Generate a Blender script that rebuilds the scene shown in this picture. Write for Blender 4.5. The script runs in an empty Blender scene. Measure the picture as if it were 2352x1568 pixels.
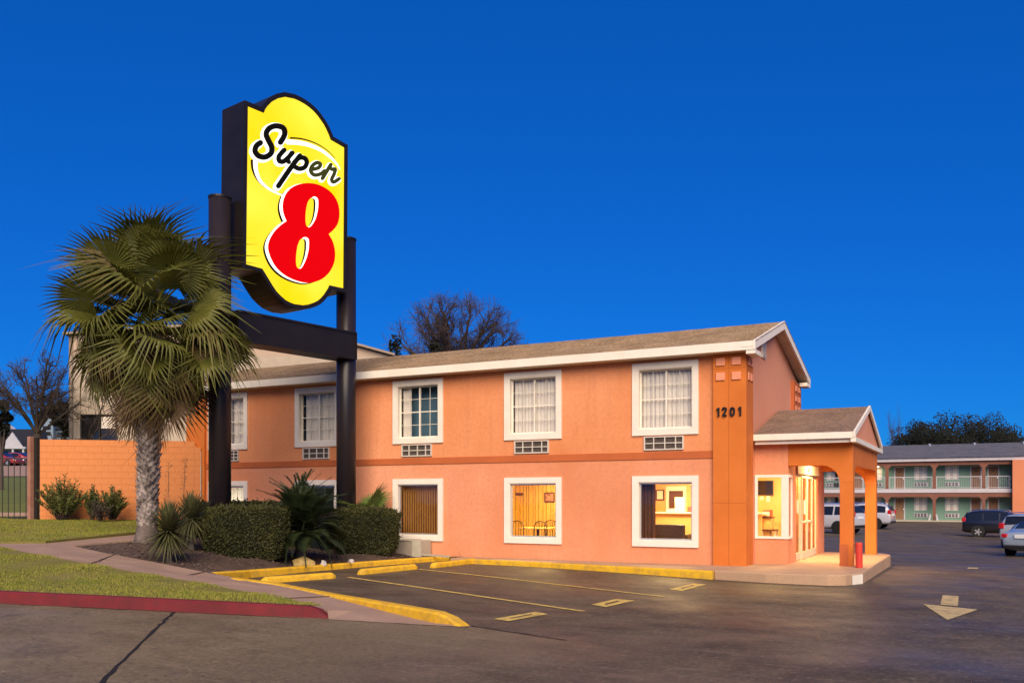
import bpy, bmesh, math, random
from mathutils import Vector, Matrix, noise
from mathutils.geometry import delaunay_2d_cdt

R = math.radians
rnd = random.Random(8)
S = bpy.context.scene
COL = S.collection

# ------------------------------------------------------------------ camera
F, CX, HY, CAMZ = 2076.0, 1176.0, 1145.0, 1.72       # focal length / centre / horizon in 2352-wide photo pixels
YAW = R(27.58)
FW = Vector((-math.sin(YAW), math.cos(YAW)))
RT = Vector((math.cos(YAW), math.sin(YAW)))
CAM = Vector((5.79, -21.62, CAMZ))
cd = bpy.data.cameras.new('camera')
cd.sensor_width = 36.0
cd.lens = 36.0 * F / 2352.0
cd.shift_y = (HY - 784.0) / 2352.0
cd.clip_start, cd.clip_end = 0.1, 3000.0
cam = bpy.data.objects.new('camera', cd)
COL.objects.link(cam)
cam.location = CAM
cam.rotation_euler = (R(90), 0, YAW)
S.camera = cam

# ------------------------------------------------------------------ sky, sun, exposure
SUN_AZ = Vector((0.50, -0.866))          # horizontal direction towards the afterglow, behind the camera
SUN_EL = R(34)
W = bpy.data.worlds.new('World')
S.world = W
W.use_nodes = True
nt = W.node_tree
nt.nodes.clear()
wo = nt.nodes.new('ShaderNodeOutputWorld')
bg = nt.nodes.new('ShaderNodeBackground')
sky = nt.nodes.new('ShaderNodeTexSky')
sky.sky_type = 'NISHITA'
sky.sun_disc = False
sky.sun_elevation = SUN_EL
sky.sun_rotation = math.atan2(SUN_AZ.x, SUN_AZ.y)
sky.altitude = 150
sky.air_density = 1.0
sky.dust_density = 0.3
sky.ozone_density = 4.0
tint = nt.nodes.new('ShaderNodeMixRGB')
tint.blend_type = 'MULTIPLY'
tint.inputs[0].default_value = 1.0
tint.inputs[2].default_value = (0.055, 0.60, 1.46, 1)
nt.links.new(sky.outputs[0], tint.inputs[1])
even = nt.nodes.new('ShaderNodeMixRGB')
even.inputs[0].default_value = 0.44                # dusk haze evens out the gradient
even.inputs[2].default_value = (0.0, 1.25, 6.6, 1)
nt.links.new(tint.outputs[0], even.inputs[1])
nt.links.new(even.outputs[0], bg.inputs[0])
bg.inputs[1].default_value = 0.070
nt.links.new(bg.outputs[0], wo.inputs[0])

sl = bpy.data.lights.new('sun', 'SUN')
sl.energy = 5.0
sl.angle = R(50)
sl.color = (1.0, 0.81, 0.58)
sun = bpy.data.objects.new('sun', sl)
COL.objects.link(sun)
_d = Vector((SUN_AZ.x * math.cos(SUN_EL), SUN_AZ.y * math.cos(SUN_EL), math.sin(SUN_EL)))
sun.rotation_euler = _d.to_track_quat('Z', 'Y').to_euler()
sun.location = (0, -40, 30)

S.view_settings.view_transform = 'Standard'
S.view_settings.look = 'None'
S.view_settings.exposure = 0.2
S.view_settings.gamma = 1.0
S.view_settings.use_curve_mapping = False
S.render.engine = 'CYCLES'
S.cycles.use_denoising = True
S.cycles.max_bounces = 8
S.cycles.transparent_max_bounces = 12
S.cycles.sample_clamp_indirect = 6.0
S.cycles.caustics_reflective = False
S.cycles.caustics_refractive = False

# ------------------------------------------------------------------ pixel -> place helpers
def ray(px, py):
    k = (px - CX) / F
    return Vector((FW.x + RT.x * k, FW.y + RT.y * k, (HY - py) / F))
def at_d(px, py, d):                       # point seen at (px,py), d metres ahead
    return CAM + ray(px, py) * d
def on_z(px, py, z):                       # point on the level z
    r = ray(px, py)
    return CAM + r * ((z - CAMZ) / r.z)
def on_plane(px, py, p, n):
    r = ray(px, py)
    return CAM + r * ((Vector(p) - CAM).dot(n) / r.dot(n))
def on_y(px, py, y):
    r = ray(px, py)
    return CAM + r * ((y - CAM.y) / r.y)
def camco(x, y):
    v = Vector((x - CAM.x, y - CAM.y))
    return v.dot(RT), v.dot(FW)
def from_cam(xc, d, z=0.0):
    v = RT * xc + FW * d
    return Vector((CAM.x + v.x, CAM.y + v.y, z))
def sstep(a, b, x):
    t = min(1.0, max(0.0, (x - a) / (b - a)))
    return t * t * (3 - 2 * t)
def interp(tab, x):
    if x <= tab[0][0]: return tab[0][1]
    for (a, u), (b, v) in zip(tab, tab[1:]):
        if x <= b: return u + (v - u) * (x - a) / (b - a)
    return tab[-1][1]
DROP = [(-10, 0), (-2, -.10), (7, -.2), (19.5, -.62), (30, -.76), (48, -.78), (62, -.36), (70, -.31), (400, -.31)]
def zlot(x, y):
    xc, d = camco(x, y)
    z = interp(DROP, y)
    z *= sstep(-4.5, 3.5, x) if y < 12 else (.42 + .58 * sstep(-3, 6, x)) + (1 - (.42 + .58 * sstep(-3, 6, x))) * sstep(55, 66, y)
    z += .2 * min(2.5, max(0.0, (-2.7 - xc) / 4.8)) * (1 - sstep(14, 16, d))
    return z
def on_lot(px, py, up=0.0):
    z = 0.0
    for _ in range(14):
        p = on_z(px, py, z)
        z = .4 * z + .6 * (zlot(p.x, p.y) + up)
    return p

# ------------------------------------------------------------------ mesh helpers
class MB:
    def __init__(s): s.v = []; s.f = []
    def add(s, vs, fs):
        o = len(s.v); s.v += [tuple(v) for v in vs]; s.f += [tuple(i + o for i in f) for f in fs]; return s
    def box(s, x0, x1, y0, y1, z0, z1):
        return s.add([(x0,y0,z0),(x1,y0,z0),(x1,y1,z0),(x0,y1,z0),(x0,y0,z1),(x1,y0,z1),(x1,y1,z1),(x0,y1,z1)],
            [(0,3,2,1),(4,5,6,7),(0,1,5,4),(1,2,6,5),(2,3,7,6),(3,0,4,7)])
    def obox(s, c, ax, ay, az, hx, hy, hz):                       # oriented box
        c = Vector(c); vs = []
        for k in (-1, 1):
            for j, i in ((-1,-1),(-1,1),(1,1),(1,-1)):
                vs.append(c + ax * (hx * i) + ay * (hy * j) + az * (hz * k))
        return s.add(vs, [(0,3,2,1),(4,5,6,7),(0,1,5,4),(1,2,6,5),(2,3,7,6),(3,0,4,7)])
    def beam(s, a, b, w, h, up=Vector((0,0,1))):
        a = Vector(a); b = Vector(b); ax = (b - a); L = ax.length; ax.normalize()
        ay = up.cross(ax).normalized(); az = ax.cross(ay)
        return s.obox((a + b) / 2, ax, ay, az, L / 2, w / 2, h / 2)
    def prism(s, poly, off):                                      # poly: 3d points, off: vector
        n = len(poly); off = Vector(off); P = [Vector(p) for p in poly]
        return s.add(P + [p + off for p in P], [tuple(range(n))[::-1], tuple(range(n, 2*n))] + [(i, (i+1) % n, n + (i+1) % n, n + i) for i in range(n)])
    def tube(s, pts, rads, n=8, cap=True):
        P = [Vector(p) for p in pts]; rings = []
        u = None
        for i, p in enumerate(P):
            t = (P[min(i+1, len(P)-1)] - P[max(i-1, 0)]).normalized()
            if u is None:
                u = t.orthogonal().normalized()
            u = (u - t * u.dot(t)).normalized(); w = t.cross(u)
            r = rads[i] if hasattr(rads, '__len__') else rads
            rings.append([p + (u * math.cos(2*math.pi*k/n) + w * math.sin(2*math.pi*k/n)) * r for k in range(n)])
        o = len(s.v)
        for r_ in rings: s.v += [tuple(v) for v in r_]
        for i in range(len(P) - 1):
            for k in range(n):
                a = o + i*n + k; b = o + i*n + (k+1) % n
                s.f.append((a, b, b + n, a + n))
        if cap:
            s.f.append(tuple(o + k for k in range(n))[::-1]); s.f.append(tuple(o + (len(P)-1)*n + k for k in range(n)))
        return s
    def lathe(s, c, prof, n=16, axis='z'):
        c = Vector(c); o = len(s.v)
        for r, h in prof:
            for k in range(n):
                a = 2*math.pi*k/n
                d = Vector((r*math.cos(a), r*math.sin(a), h))
                if axis == 'y': d = Vector((r*math.cos(a), h, r*math.sin(a)))
                if axis == 'x': d = Vector((h, r*math.cos(a), r*math.sin(a)))
                s.v.append(tuple(c + d))
        for i in range(len(prof) - 1):
            for k in range(n):
                a = o + i*n + k; b = o + i*n + (k+1) % n
                s.f.append((a, b, b + n, a + n))
        s.f.append(tuple(o + k for k in range(n))[::-1]); s.f.append(tuple(o + (len(prof)-1)*n + k for k in range(n)))
        return s
    def build(s, name, m, parent=None, smooth=False, bevel=0.0, **props):
        me = bpy.data.meshes.new(name)
        me.from_pydata(s.v, [], s.f)
        if bevel or smooth == 'fix':
            pass
        bm = bmesh.new(); bm.from_mesh(me); bmesh.ops.recalc_face_normals(bm, faces=bm.faces) if props.pop('recalc', True) else None
        bm.to_mesh(me); bm.free()
        if m is not None: me.materials.append(m)
        if smooth:
            for p in me.polygons: p.use_smooth = True
        return link(name, me, parent, bevel, **props)
def link(name, me, parent=None, bevel=0.0, **props):
    o = bpy.data.objects.new(name, me); COL.objects.link(o)
    if parent is not None:
        o.parent = parent
        if parent.type == 'EMPTY': o.matrix_parent_inverse = parent.matrix_basis.inverted()
    if bevel:
        b = o.modifiers.new('bevel', 'BEVEL'); b.width = bevel; b.segments = 2; b.limit_method = 'ANGLE'
    for k, v in props.items(): o[k] = v
    return o
def tag(o, label, cat, group=None):
    o['label'] = label; o['category'] = cat
    if group: o['group'] = group
    return o
def thing(name, label, cat, loc=(0, 0, 0), group=None):
    o = bpy.data.objects.new(name, None); COL.objects.link(o); o.location = loc; o.empty_display_size = .2
    return tag(o, label, cat, group)
def clone(o, parent=None):
    c = o.copy(); COL.objects.link(c); c.parent = parent
    for ch in list(o.children): clone(ch, c)
    return c

# ------------------------------------------------------------------ materials
def mat(name, col, rough=.7, col2=None, scale=6.0, detail=6.0, amt=1.0, bump=0.0, bscale=None, metal=0.0, spec=.3,
        fine=None, fscale=60.0, famt=.35, emit=None, coord='Object', stretch=None, trans=0.0, coat=0.0, rvar=0.0):
    m = bpy.data.materials.new(name); m.use_nodes = True
    n = m.node_tree; b = n.nodes['Principled BSDF']
    b.inputs['Roughness'].default_value = rough; b.inputs['Metallic'].default_value = metal
    b.inputs['Specular IOR Level'].default_value = spec
    b.inputs['Base Color'].default_value = (*col, 1)
    if coat: b.inputs['Coat Weight'].default_value = coat; b.inputs['Coat Roughness'].default_value = .05
    tc = n.nodes.new('ShaderNodeTexCoord'); vec = tc.outputs[coord]
    if stretch:
        mp = n.nodes.new('ShaderNodeMapping'); mp.inputs['Scale'].default_value = stretch
        n.links.new(vec, mp.inputs[0]); vec = mp.outputs[0]
    cur = None
    def noi(sc, dt):
        t = n.nodes.new('ShaderNodeTexNoise'); t.inputs['Scale'].default_value = sc; t.inputs['Detail'].default_value = dt
        t.inputs['Roughness'].default_value = .6; n.links.new(vec, t.inputs['Vector']); return t
    if col2:
        t = noi(scale, detail); r = n.nodes.new('ShaderNodeValToRGB')
        r.color_ramp.elements[0].position = .5 - .22 / max(amt, .01) if amt < 1 else .33; r.color_ramp.elements[1].position = .67
        r.color_ramp.elements[0].color = (*col, 1); r.color_ramp.elements[1].color = (*col2, 1)
        n.links.new(t.outputs[0], r.inputs[0]); cur = r.outputs[0]
        if rvar:
            mr = n.nodes.new('ShaderNodeMapRange'); mr.inputs[1].default_value = .3; mr.inputs[2].default_value = .7
            mr.inputs[3].default_value = rough - rvar; mr.inputs[4].default_value = rough + rvar
            n.links.new(t.outputs[0], mr.inputs[0]); n.links.new(mr.outputs[0], b.inputs['Roughness'])
    if fine:
        t = noi(fscale, 3); mx = n.nodes.new('ShaderNodeMixRGB'); mx.blend_type = 'MIX'
        rr = n.nodes.new('ShaderNodeMapRange'); rr.inputs[1].default_value = .42; rr.inputs[2].default_value = .68; rr.inputs[4].default_value = famt
        n.links.new(t.outputs[0], rr.inputs[0]); n.links.new(rr.outputs[0], mx.inputs[0])
        if cur: n.links.new(cur, mx.inputs[1])
        else: mx.inputs[1].default_value = (*col, 1)
        mx.inputs[2].default_value = (*fine, 1); cur = mx.outputs[0]
    if cur: n.links.new(cur, b.inputs['Base Color'])
    if bump:
        t = noi(bscale or scale * 6, 5); bp = n.nodes.new('ShaderNodeBump'); bp.inputs['Strength'].default_value = bump; bp.inputs['Distance'].default_value = .02
        n.links.new(t.outputs[0], bp.inputs['Height']); n.links.new(bp.outputs[0], b.inputs['Normal'])
    if emit:
        b.inputs['Emission Color'].default_value = (*emit[0], 1); b.inputs['Emission Strength'].default_value = emit[1]
    if trans:
        tr = n.nodes.new('ShaderNodeBsdfTranslucent'); mx = n.nodes.new('ShaderNodeMixShader'); mx.inputs[0].default_value = trans
        if cur: n.links.new(cur, tr.inputs[0])
        else: tr.inputs[0].default_value = (*col, 1)
        n.links.new(b.outputs[0], mx.inputs[1]); n.links.new(tr.outputs[0], mx.inputs[2]); n.links.new(mx.outputs[0], n.nodes['Material Output'].inputs[0])
    return m
def glass(name, refl=.12, tintc=(1, 1, 1)):
    m = bpy.data.materials.new(name); m.use_nodes = True; n = m.node_tree; n.nodes.clear()
    o = n.nodes.new('ShaderNodeOutputMaterial'); mx = n.nodes.new('ShaderNodeMixShader')
    t = n.nodes.new('ShaderNodeBsdfTransparent'); t.inputs[0].default_value = (*tintc, 1)
    g = n.nodes.new('ShaderNodeBsdfGlossy'); g.inputs['Roughness'].default_value = .015
    fr = n.nodes.new('ShaderNodeLayerWeight'); fr.inputs[0].default_value = .25
    ad = n.nodes.new('ShaderNodeMath'); ad.operation = 'MULTIPLY_ADD'; ad.inputs[1].default_value = .6; ad.inputs[2].default_value = refl
    n.links.new(fr.outputs['Fresnel'], ad.inputs[0]); n.links.new(ad.outputs[0], mx.inputs[0])
    n.links.new(t.outputs[0], mx.inputs[1]); n.links.new(g.outputs[0], mx.inputs[2]); n.links.new(mx.outputs[0], o.inputs[0])
    return m
M = {}
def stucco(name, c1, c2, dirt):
    m = mat(name, c1, .85, c2, .28, 7, bump=.45, bscale=55, fine=tuple(v * .86 for v in c1), fscale=11, famt=.35)  # broad mottling paints uneven warm light into the colour; dirt streaks follow
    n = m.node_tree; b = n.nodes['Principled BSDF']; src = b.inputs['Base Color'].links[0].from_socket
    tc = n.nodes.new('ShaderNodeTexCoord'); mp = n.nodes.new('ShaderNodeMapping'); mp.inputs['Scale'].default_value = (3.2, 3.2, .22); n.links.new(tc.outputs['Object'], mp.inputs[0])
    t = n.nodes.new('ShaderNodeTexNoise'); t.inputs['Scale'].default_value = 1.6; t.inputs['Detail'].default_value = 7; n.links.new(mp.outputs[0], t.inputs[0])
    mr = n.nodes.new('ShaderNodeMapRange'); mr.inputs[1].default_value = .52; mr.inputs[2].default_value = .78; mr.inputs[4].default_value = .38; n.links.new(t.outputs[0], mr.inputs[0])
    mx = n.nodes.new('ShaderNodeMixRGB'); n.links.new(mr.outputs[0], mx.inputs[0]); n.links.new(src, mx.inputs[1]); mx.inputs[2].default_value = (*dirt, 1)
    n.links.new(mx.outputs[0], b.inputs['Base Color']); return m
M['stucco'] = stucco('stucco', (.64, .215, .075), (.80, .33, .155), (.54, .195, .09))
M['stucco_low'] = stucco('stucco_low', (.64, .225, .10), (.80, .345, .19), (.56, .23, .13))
M['pilaster'] = mat('pilaster', (.54, .140, .020), .8, (.63, .175, .030), 1.1, 5, bump=.2, bscale=90)
M['band'] = mat('band', (.42, .105, .032), .8, (.50, .125, .036), .9, 5, bump=.2, bscale=80)
M['tile'] = mat('tile', (.78, .30, .17), .8, (.72, .27, .15), 5, bump=.1)
M['white'] = mat('white', (.80, .74, .64), .6, (.74, .67, .56), 1.7, 6, fine=(.66, .58, .46), fscale=9, famt=.18, bump=.05)
M['white_cool'] = mat('white_cool', (.82, .74, .64), .55, (.76, .68, .58), 3)
M['shingle'] = mat('shingle', (.31, .22, .14), .9, (.46, .33, .21), 1.6, 8, fine=(.15, .105, .075), fscale=17, famt=.65, bump=.4, bscale=70)
M['shingle_red'] = mat('shingle_red', (.22, .145, .105), .9, (.33, .215, .15), 1.6, 8, fine=(.11, .08, .07), fscale=17, famt=.65, bump=.4, bscale=70)
M['soffit'] = mat('soffit', (.62, .52, .40), .8, (.54, .45, .35), 2)
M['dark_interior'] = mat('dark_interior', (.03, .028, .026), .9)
M['room_blue_lit'] = mat('room_blue_lit', (.07, .15, .21), .9, (.10, .19, .25), 1.5)  # bluish light and window reflection put into the wall colour
M['glass'] = glass('glass', .05)
M['glass_up'] = glass('glass_up', .02)
M['curtain'] = mat('curtain', (.90, .84, .74), .9, (.86, .79, .69), 4, trans=.15)
M['grille'] = mat('grille', (.66, .60, .52), .5, (.58, .52, .45), 9)
M['grille_dark'] = mat('grille_dark', (.045, .036, .03), .8, (.10, .075, .06), 18)
M['metal_trim'] = mat('metal_trim', (.55, .55, .56), .35, metal=.6)
M['number'] = mat('number', (.012, .011, .012), .45)
M['seam'] = mat('seam', (.30, .075, .012), .9)
M['concrete'] = mat('concrete', (.40, .255, .155), .85, (.50, .325, .20), .9, 8, fine=(.26, .165, .105), fscale=30, famt=.35, bump=.25, bscale=60)
M['path'] = mat('path', (.30, .195, .14), .85, (.38, .25, .175), 1.2, 8, fine=(.20, .13, .095), fscale=34, famt=.35, bump=.25, bscale=70)
M['yellow_paint'] = mat('yellow_paint', (.68, .38, .012), .65, (.74, .44, .025), 2.5, 8, fine=(.34, .20, .05), fscale=7, famt=.55, bump=.25, bscale=50)
M['line_paint'] = mat('line_paint', (.70, .50, .11), .75, (.60, .42, .10), 6, 8, fine=(.16, .12, .08), fscale=9, famt=.7)
M['line_pale'] = mat('line_pale', (.56, .43, .19), .75, (.46, .35, .16), 6, 8, fine=(.16, .12, .08), fscale=9, famt=.6)
M['red_paint'] = mat('red_paint', (.115, .009, .013), .7, (.16, .013, .018), 1.6, 8, fine=(.07, .014, .014), fscale=6, famt=.5, bump=.25, bscale=50)
M['red_bollard'] = mat('red_bollard', (.62, .055, .03), .5, (.55, .045, .03), 5)
M['grass'] = mat('grass', (.15, .205, .018), .9, (.28, .28, .045), .8, 8, fine=(.40, .30, .09), fscale=9, famt=.6, trans=.2)
M['soil'] = mat('soil', (.15, .14, .022), .95, (.22, .18, .05), 1.2, 8, fine=(.07, .06, .02), fscale=50, famt=.5, bump=.4)
M['mulch'] = mat('mulch', (.075, .046, .034), .95, (.13, .085, .06), 2.0, 8, fine=(.03, .02, .016), fscale=40, famt=.75, bump=.8, bscale=45)
M['chip'] = mat('chip', (.11, .07, .05), .9, (.22, .16, .12), 3.0, 2, coord='Object')
M['sign_black'] = mat('sign_black', (.010, .007, .006), .42, (.015, .011, .009), 1.5, 5)
M['sign_pole'] = mat('sign_pole', (.012, .010, .014), .34, (.020, .015, .018), 1.6, 7, fine=(.04, .022, .014), fscale=4, famt=.25, stretch=(1, 1, .25))
M['sign_yellow'] = mat('sign_yellow', (.1, .065, .0), .5, emit=((1.0, .70, .0), 1.0), spec=.1)
_n = M['sign_yellow'].node_tree; _t = _n.nodes.new('ShaderNodeTexNoise'); _t.inputs['Scale'].default_value = .55; _t.inputs['Detail'].default_value = 2
_tc = _n.nodes.new('ShaderNodeTexCoord'); _n.links.new(_tc.outputs['Object'], _t.inputs[0]); _r = _n.nodes.new('ShaderNodeValToRGB'); _n.links.new(_t.outputs[0], _r.inputs[0])
_r.color_ramp.elements[0].position, _r.color_ramp.elements[1].position = .36, .68; _r.color_ramp.elements[0].color = (1.0, .66, 0, 1); _r.color_ramp.elements[1].color = (1.0, .82, .06, 1)
_n.links.new(_r.outputs[0], _n.nodes['Principled BSDF'].inputs['Emission Color'])
M['sign_white'] = mat('sign_white', (.8, .8, .75), .3, emit=((1.0, 1.0, .86), .95))
M['sign_red'] = mat('sign_red', (.1, .0, .0), .4, emit=((1.0, .0, .0), .68), spec=.1)
M['sign_print'] = mat('sign_print', (.006, .006, .004), .6, spec=.05)
M['sign_olive'] = mat('sign_olive', (.02, .02, .006), .3, emit=((.05, .055, .01), .6), spec=.05)
M['trunk'] = mat('trunk', (.09, .068, .058), .95, (.20, .16, .14), 3, 8, fine=(.06, .045, .04), fscale=20, famt=.6, bump=.6)
M['boot'] = mat('boot', (.10, .08, .07), .95, (.54, .45, .40), 4, 5, fine=(.06, .045, .04), fscale=14, famt=.5, bump=.3)
M['palm_leaf'] = mat('palm_leaf', (.085, .095, .012), .55, (.16, .155, .028), 1.4, 5, trans=.22, spec=.4)
M['palm_old'] = mat('palm_old', (.095, .085, .018), .6, (.19, .13, .05), 2.2, 5, trans=.2)
M['palm_dead'] = mat('palm_dead', (.12, .072, .038), .85, (.20, .13, .075), 2.5, 5, trans=.15)
M['petiole'] = mat('petiole', (.10, .11, .03), .6, (.15, .13, .05), 3)
M['cycad'] = mat('cycad', (.016, .026, .009), .45, (.035, .050, .016), 3, trans=.1, spec=.45)
M['sotol'] = mat('sotol', (.065, .075, .025), .6, (.13, .125, .05), 4, trans=.15)
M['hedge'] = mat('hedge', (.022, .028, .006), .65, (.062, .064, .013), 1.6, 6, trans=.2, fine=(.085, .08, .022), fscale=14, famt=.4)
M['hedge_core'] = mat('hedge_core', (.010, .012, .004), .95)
M['shrub'] = mat('shrub', (.060, .078, .016), .65, (.13, .14, .03), 3, 6, trans=.2)
M['fan_small'] = mat('fan_small', (.10, .17, .035), .55, (.18, .24, .06), 3, trans=.25)
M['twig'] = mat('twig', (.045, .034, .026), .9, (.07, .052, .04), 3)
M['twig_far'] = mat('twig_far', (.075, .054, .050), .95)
M['evergreen'] = mat('evergreen', (.006, .007, .004), .8, (.016, .018, .009), .8, 5, trans=.1)
M['block'] = mat('block', (.60, .215, .070), .85, (.68, .26, .095), .9, 6, fine=(.52, .17, .05), fscale=14, famt=.35, bump=.35, bscale=40)
M['mortar'] = mat('mortar', (.56, .195, .062), .9, (.60, .21, .07), 3)
M['beige'] = mat('beige', (.42, .315, .235), .9, (.48, .36, .265), .6, 5, bump=.2, bscale=40)
M['brick_pale'] = mat('brick_pale', (.40, .33, .255), .9, (.46, .38, .295), 3, 5, bump=.3, bscale=30)
M['dark_metal'] = mat('dark_metal', (.02, .018, .016), .5)
M['rust_post'] = mat('rust_post', (.28, .12, .08), .7, (.36, .19, .14), 3, 6)
M['pole_white'] = mat('pole_white', (.55, .52, .50), .6, (.42, .39, .37), 6)
M['rock_yellow'] = mat('rock_yellow', (.42, .29, .09), .9, (.52, .38, .15), 7, 8, bump=1.0, bscale=18, fine=(.2, .13, .05), fscale=16, famt=.5)
M['rock_white'] = mat('rock_white', (.42, .38, .36), .9, (.52, .48, .46), 7, 8, bump=.8, bscale=18)
M['util'] = mat('util', (.30, .25, .20), .7, (.36, .30, .24), 4)
M['cap'] = mat('cap', (.30, .24, .18), .8)
M['util_pale'] = mat('util_pale', (.46, .42, .33), .8, (.40, .36, .28), 7)
M['green_box'] = mat('green_box', (.008, .014, .010), .6)
M['wall_in'] = mat('wall_in', (.78, .46, .17), .9, (.74, .42, .15), 1)
M['slat_in'] = mat('slat_in', (.78, .52, .15), .7, (.70, .45, .12), 4)
M['slat_dark'] = mat('slat_dark', (.20, .10, .02), .9)
M['floor_in'] = mat('floor_in', (.22, .12, .06), .6)
M['brown_drape'] = mat('brown_drape', (.085, .032, .016), .9, (.12, .048, .024), 5)
M['blind'] = mat('blind', (.56, .28, .07), .8, (.46, .22, .05), 4, trans=.4)
M['counter'] = mat('counter', (.80, .56, .20), .7)
M['wood_dark'] = mat('wood_dark', (.10, .042, .02), .5, (.15, .065, .03), 6)
M['paper'] = mat('paper', (.80, .74, .62), .8)
M['leather'] = mat('leather', (.055, .035, .02), .45, (.08, .05, .028), 9)
M['red_thing'] = mat('red_thing', (.65, .08, .05), .6)
M['tv'] = mat('tv', (.03, .026, .018), .25)
M['lamp_glow'] = mat('lamp_glow', (.9, .8, .6), .4, emit=((1.0, .78, .45), 6.0))
M['green_wall'] = mat('green_wall', (.15, .26, .20), .85, (.18, .30, .23), .7, 5)
M['door_brown'] = mat('door_brown', (.235, .125, .065), .7, (.28, .15, .08), 2)
M['far_white'] = mat('far_white', (.52, .49, .52), .7, (.46, .43, .46), 1.5)
M['far_col'] = mat('far_col', (.18, .075, .052), .85, (.22, .09, .062), 1)
M['far_orange'] = mat('far_orange', (.58, .20, .10), .85, (.64, .235, .115), .5)
M['slate'] = mat('slate', (.085, .085, .105), .9, (.12, .118, .14), 1.2, 7, fine=(.05, .05, .06), fscale=7, famt=.5)
M['tyre'] = mat('tyre', (.012, .012, .012), .8)
M['rim'] = mat('rim', (.62, .60, .57), .3, metal=.8)
M['car_glass'] = mat('car_glass', (.012, .014, .018), .06, spec=.6)
M['tail'] = mat('tail', (.45, .012, .02), .2, coat=.5)
M['plate'] = mat('plate', (.7, .7, .7), .5)
M['chrome'] = mat('chrome', (.7, .7, .7), .15, metal=1)
M['black_plastic'] = mat('black_plastic', (.015, .015, .016), .6)

def car_paint(name, c):
    return mat(name, c, .28, coat=1.0, spec=.5)

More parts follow.
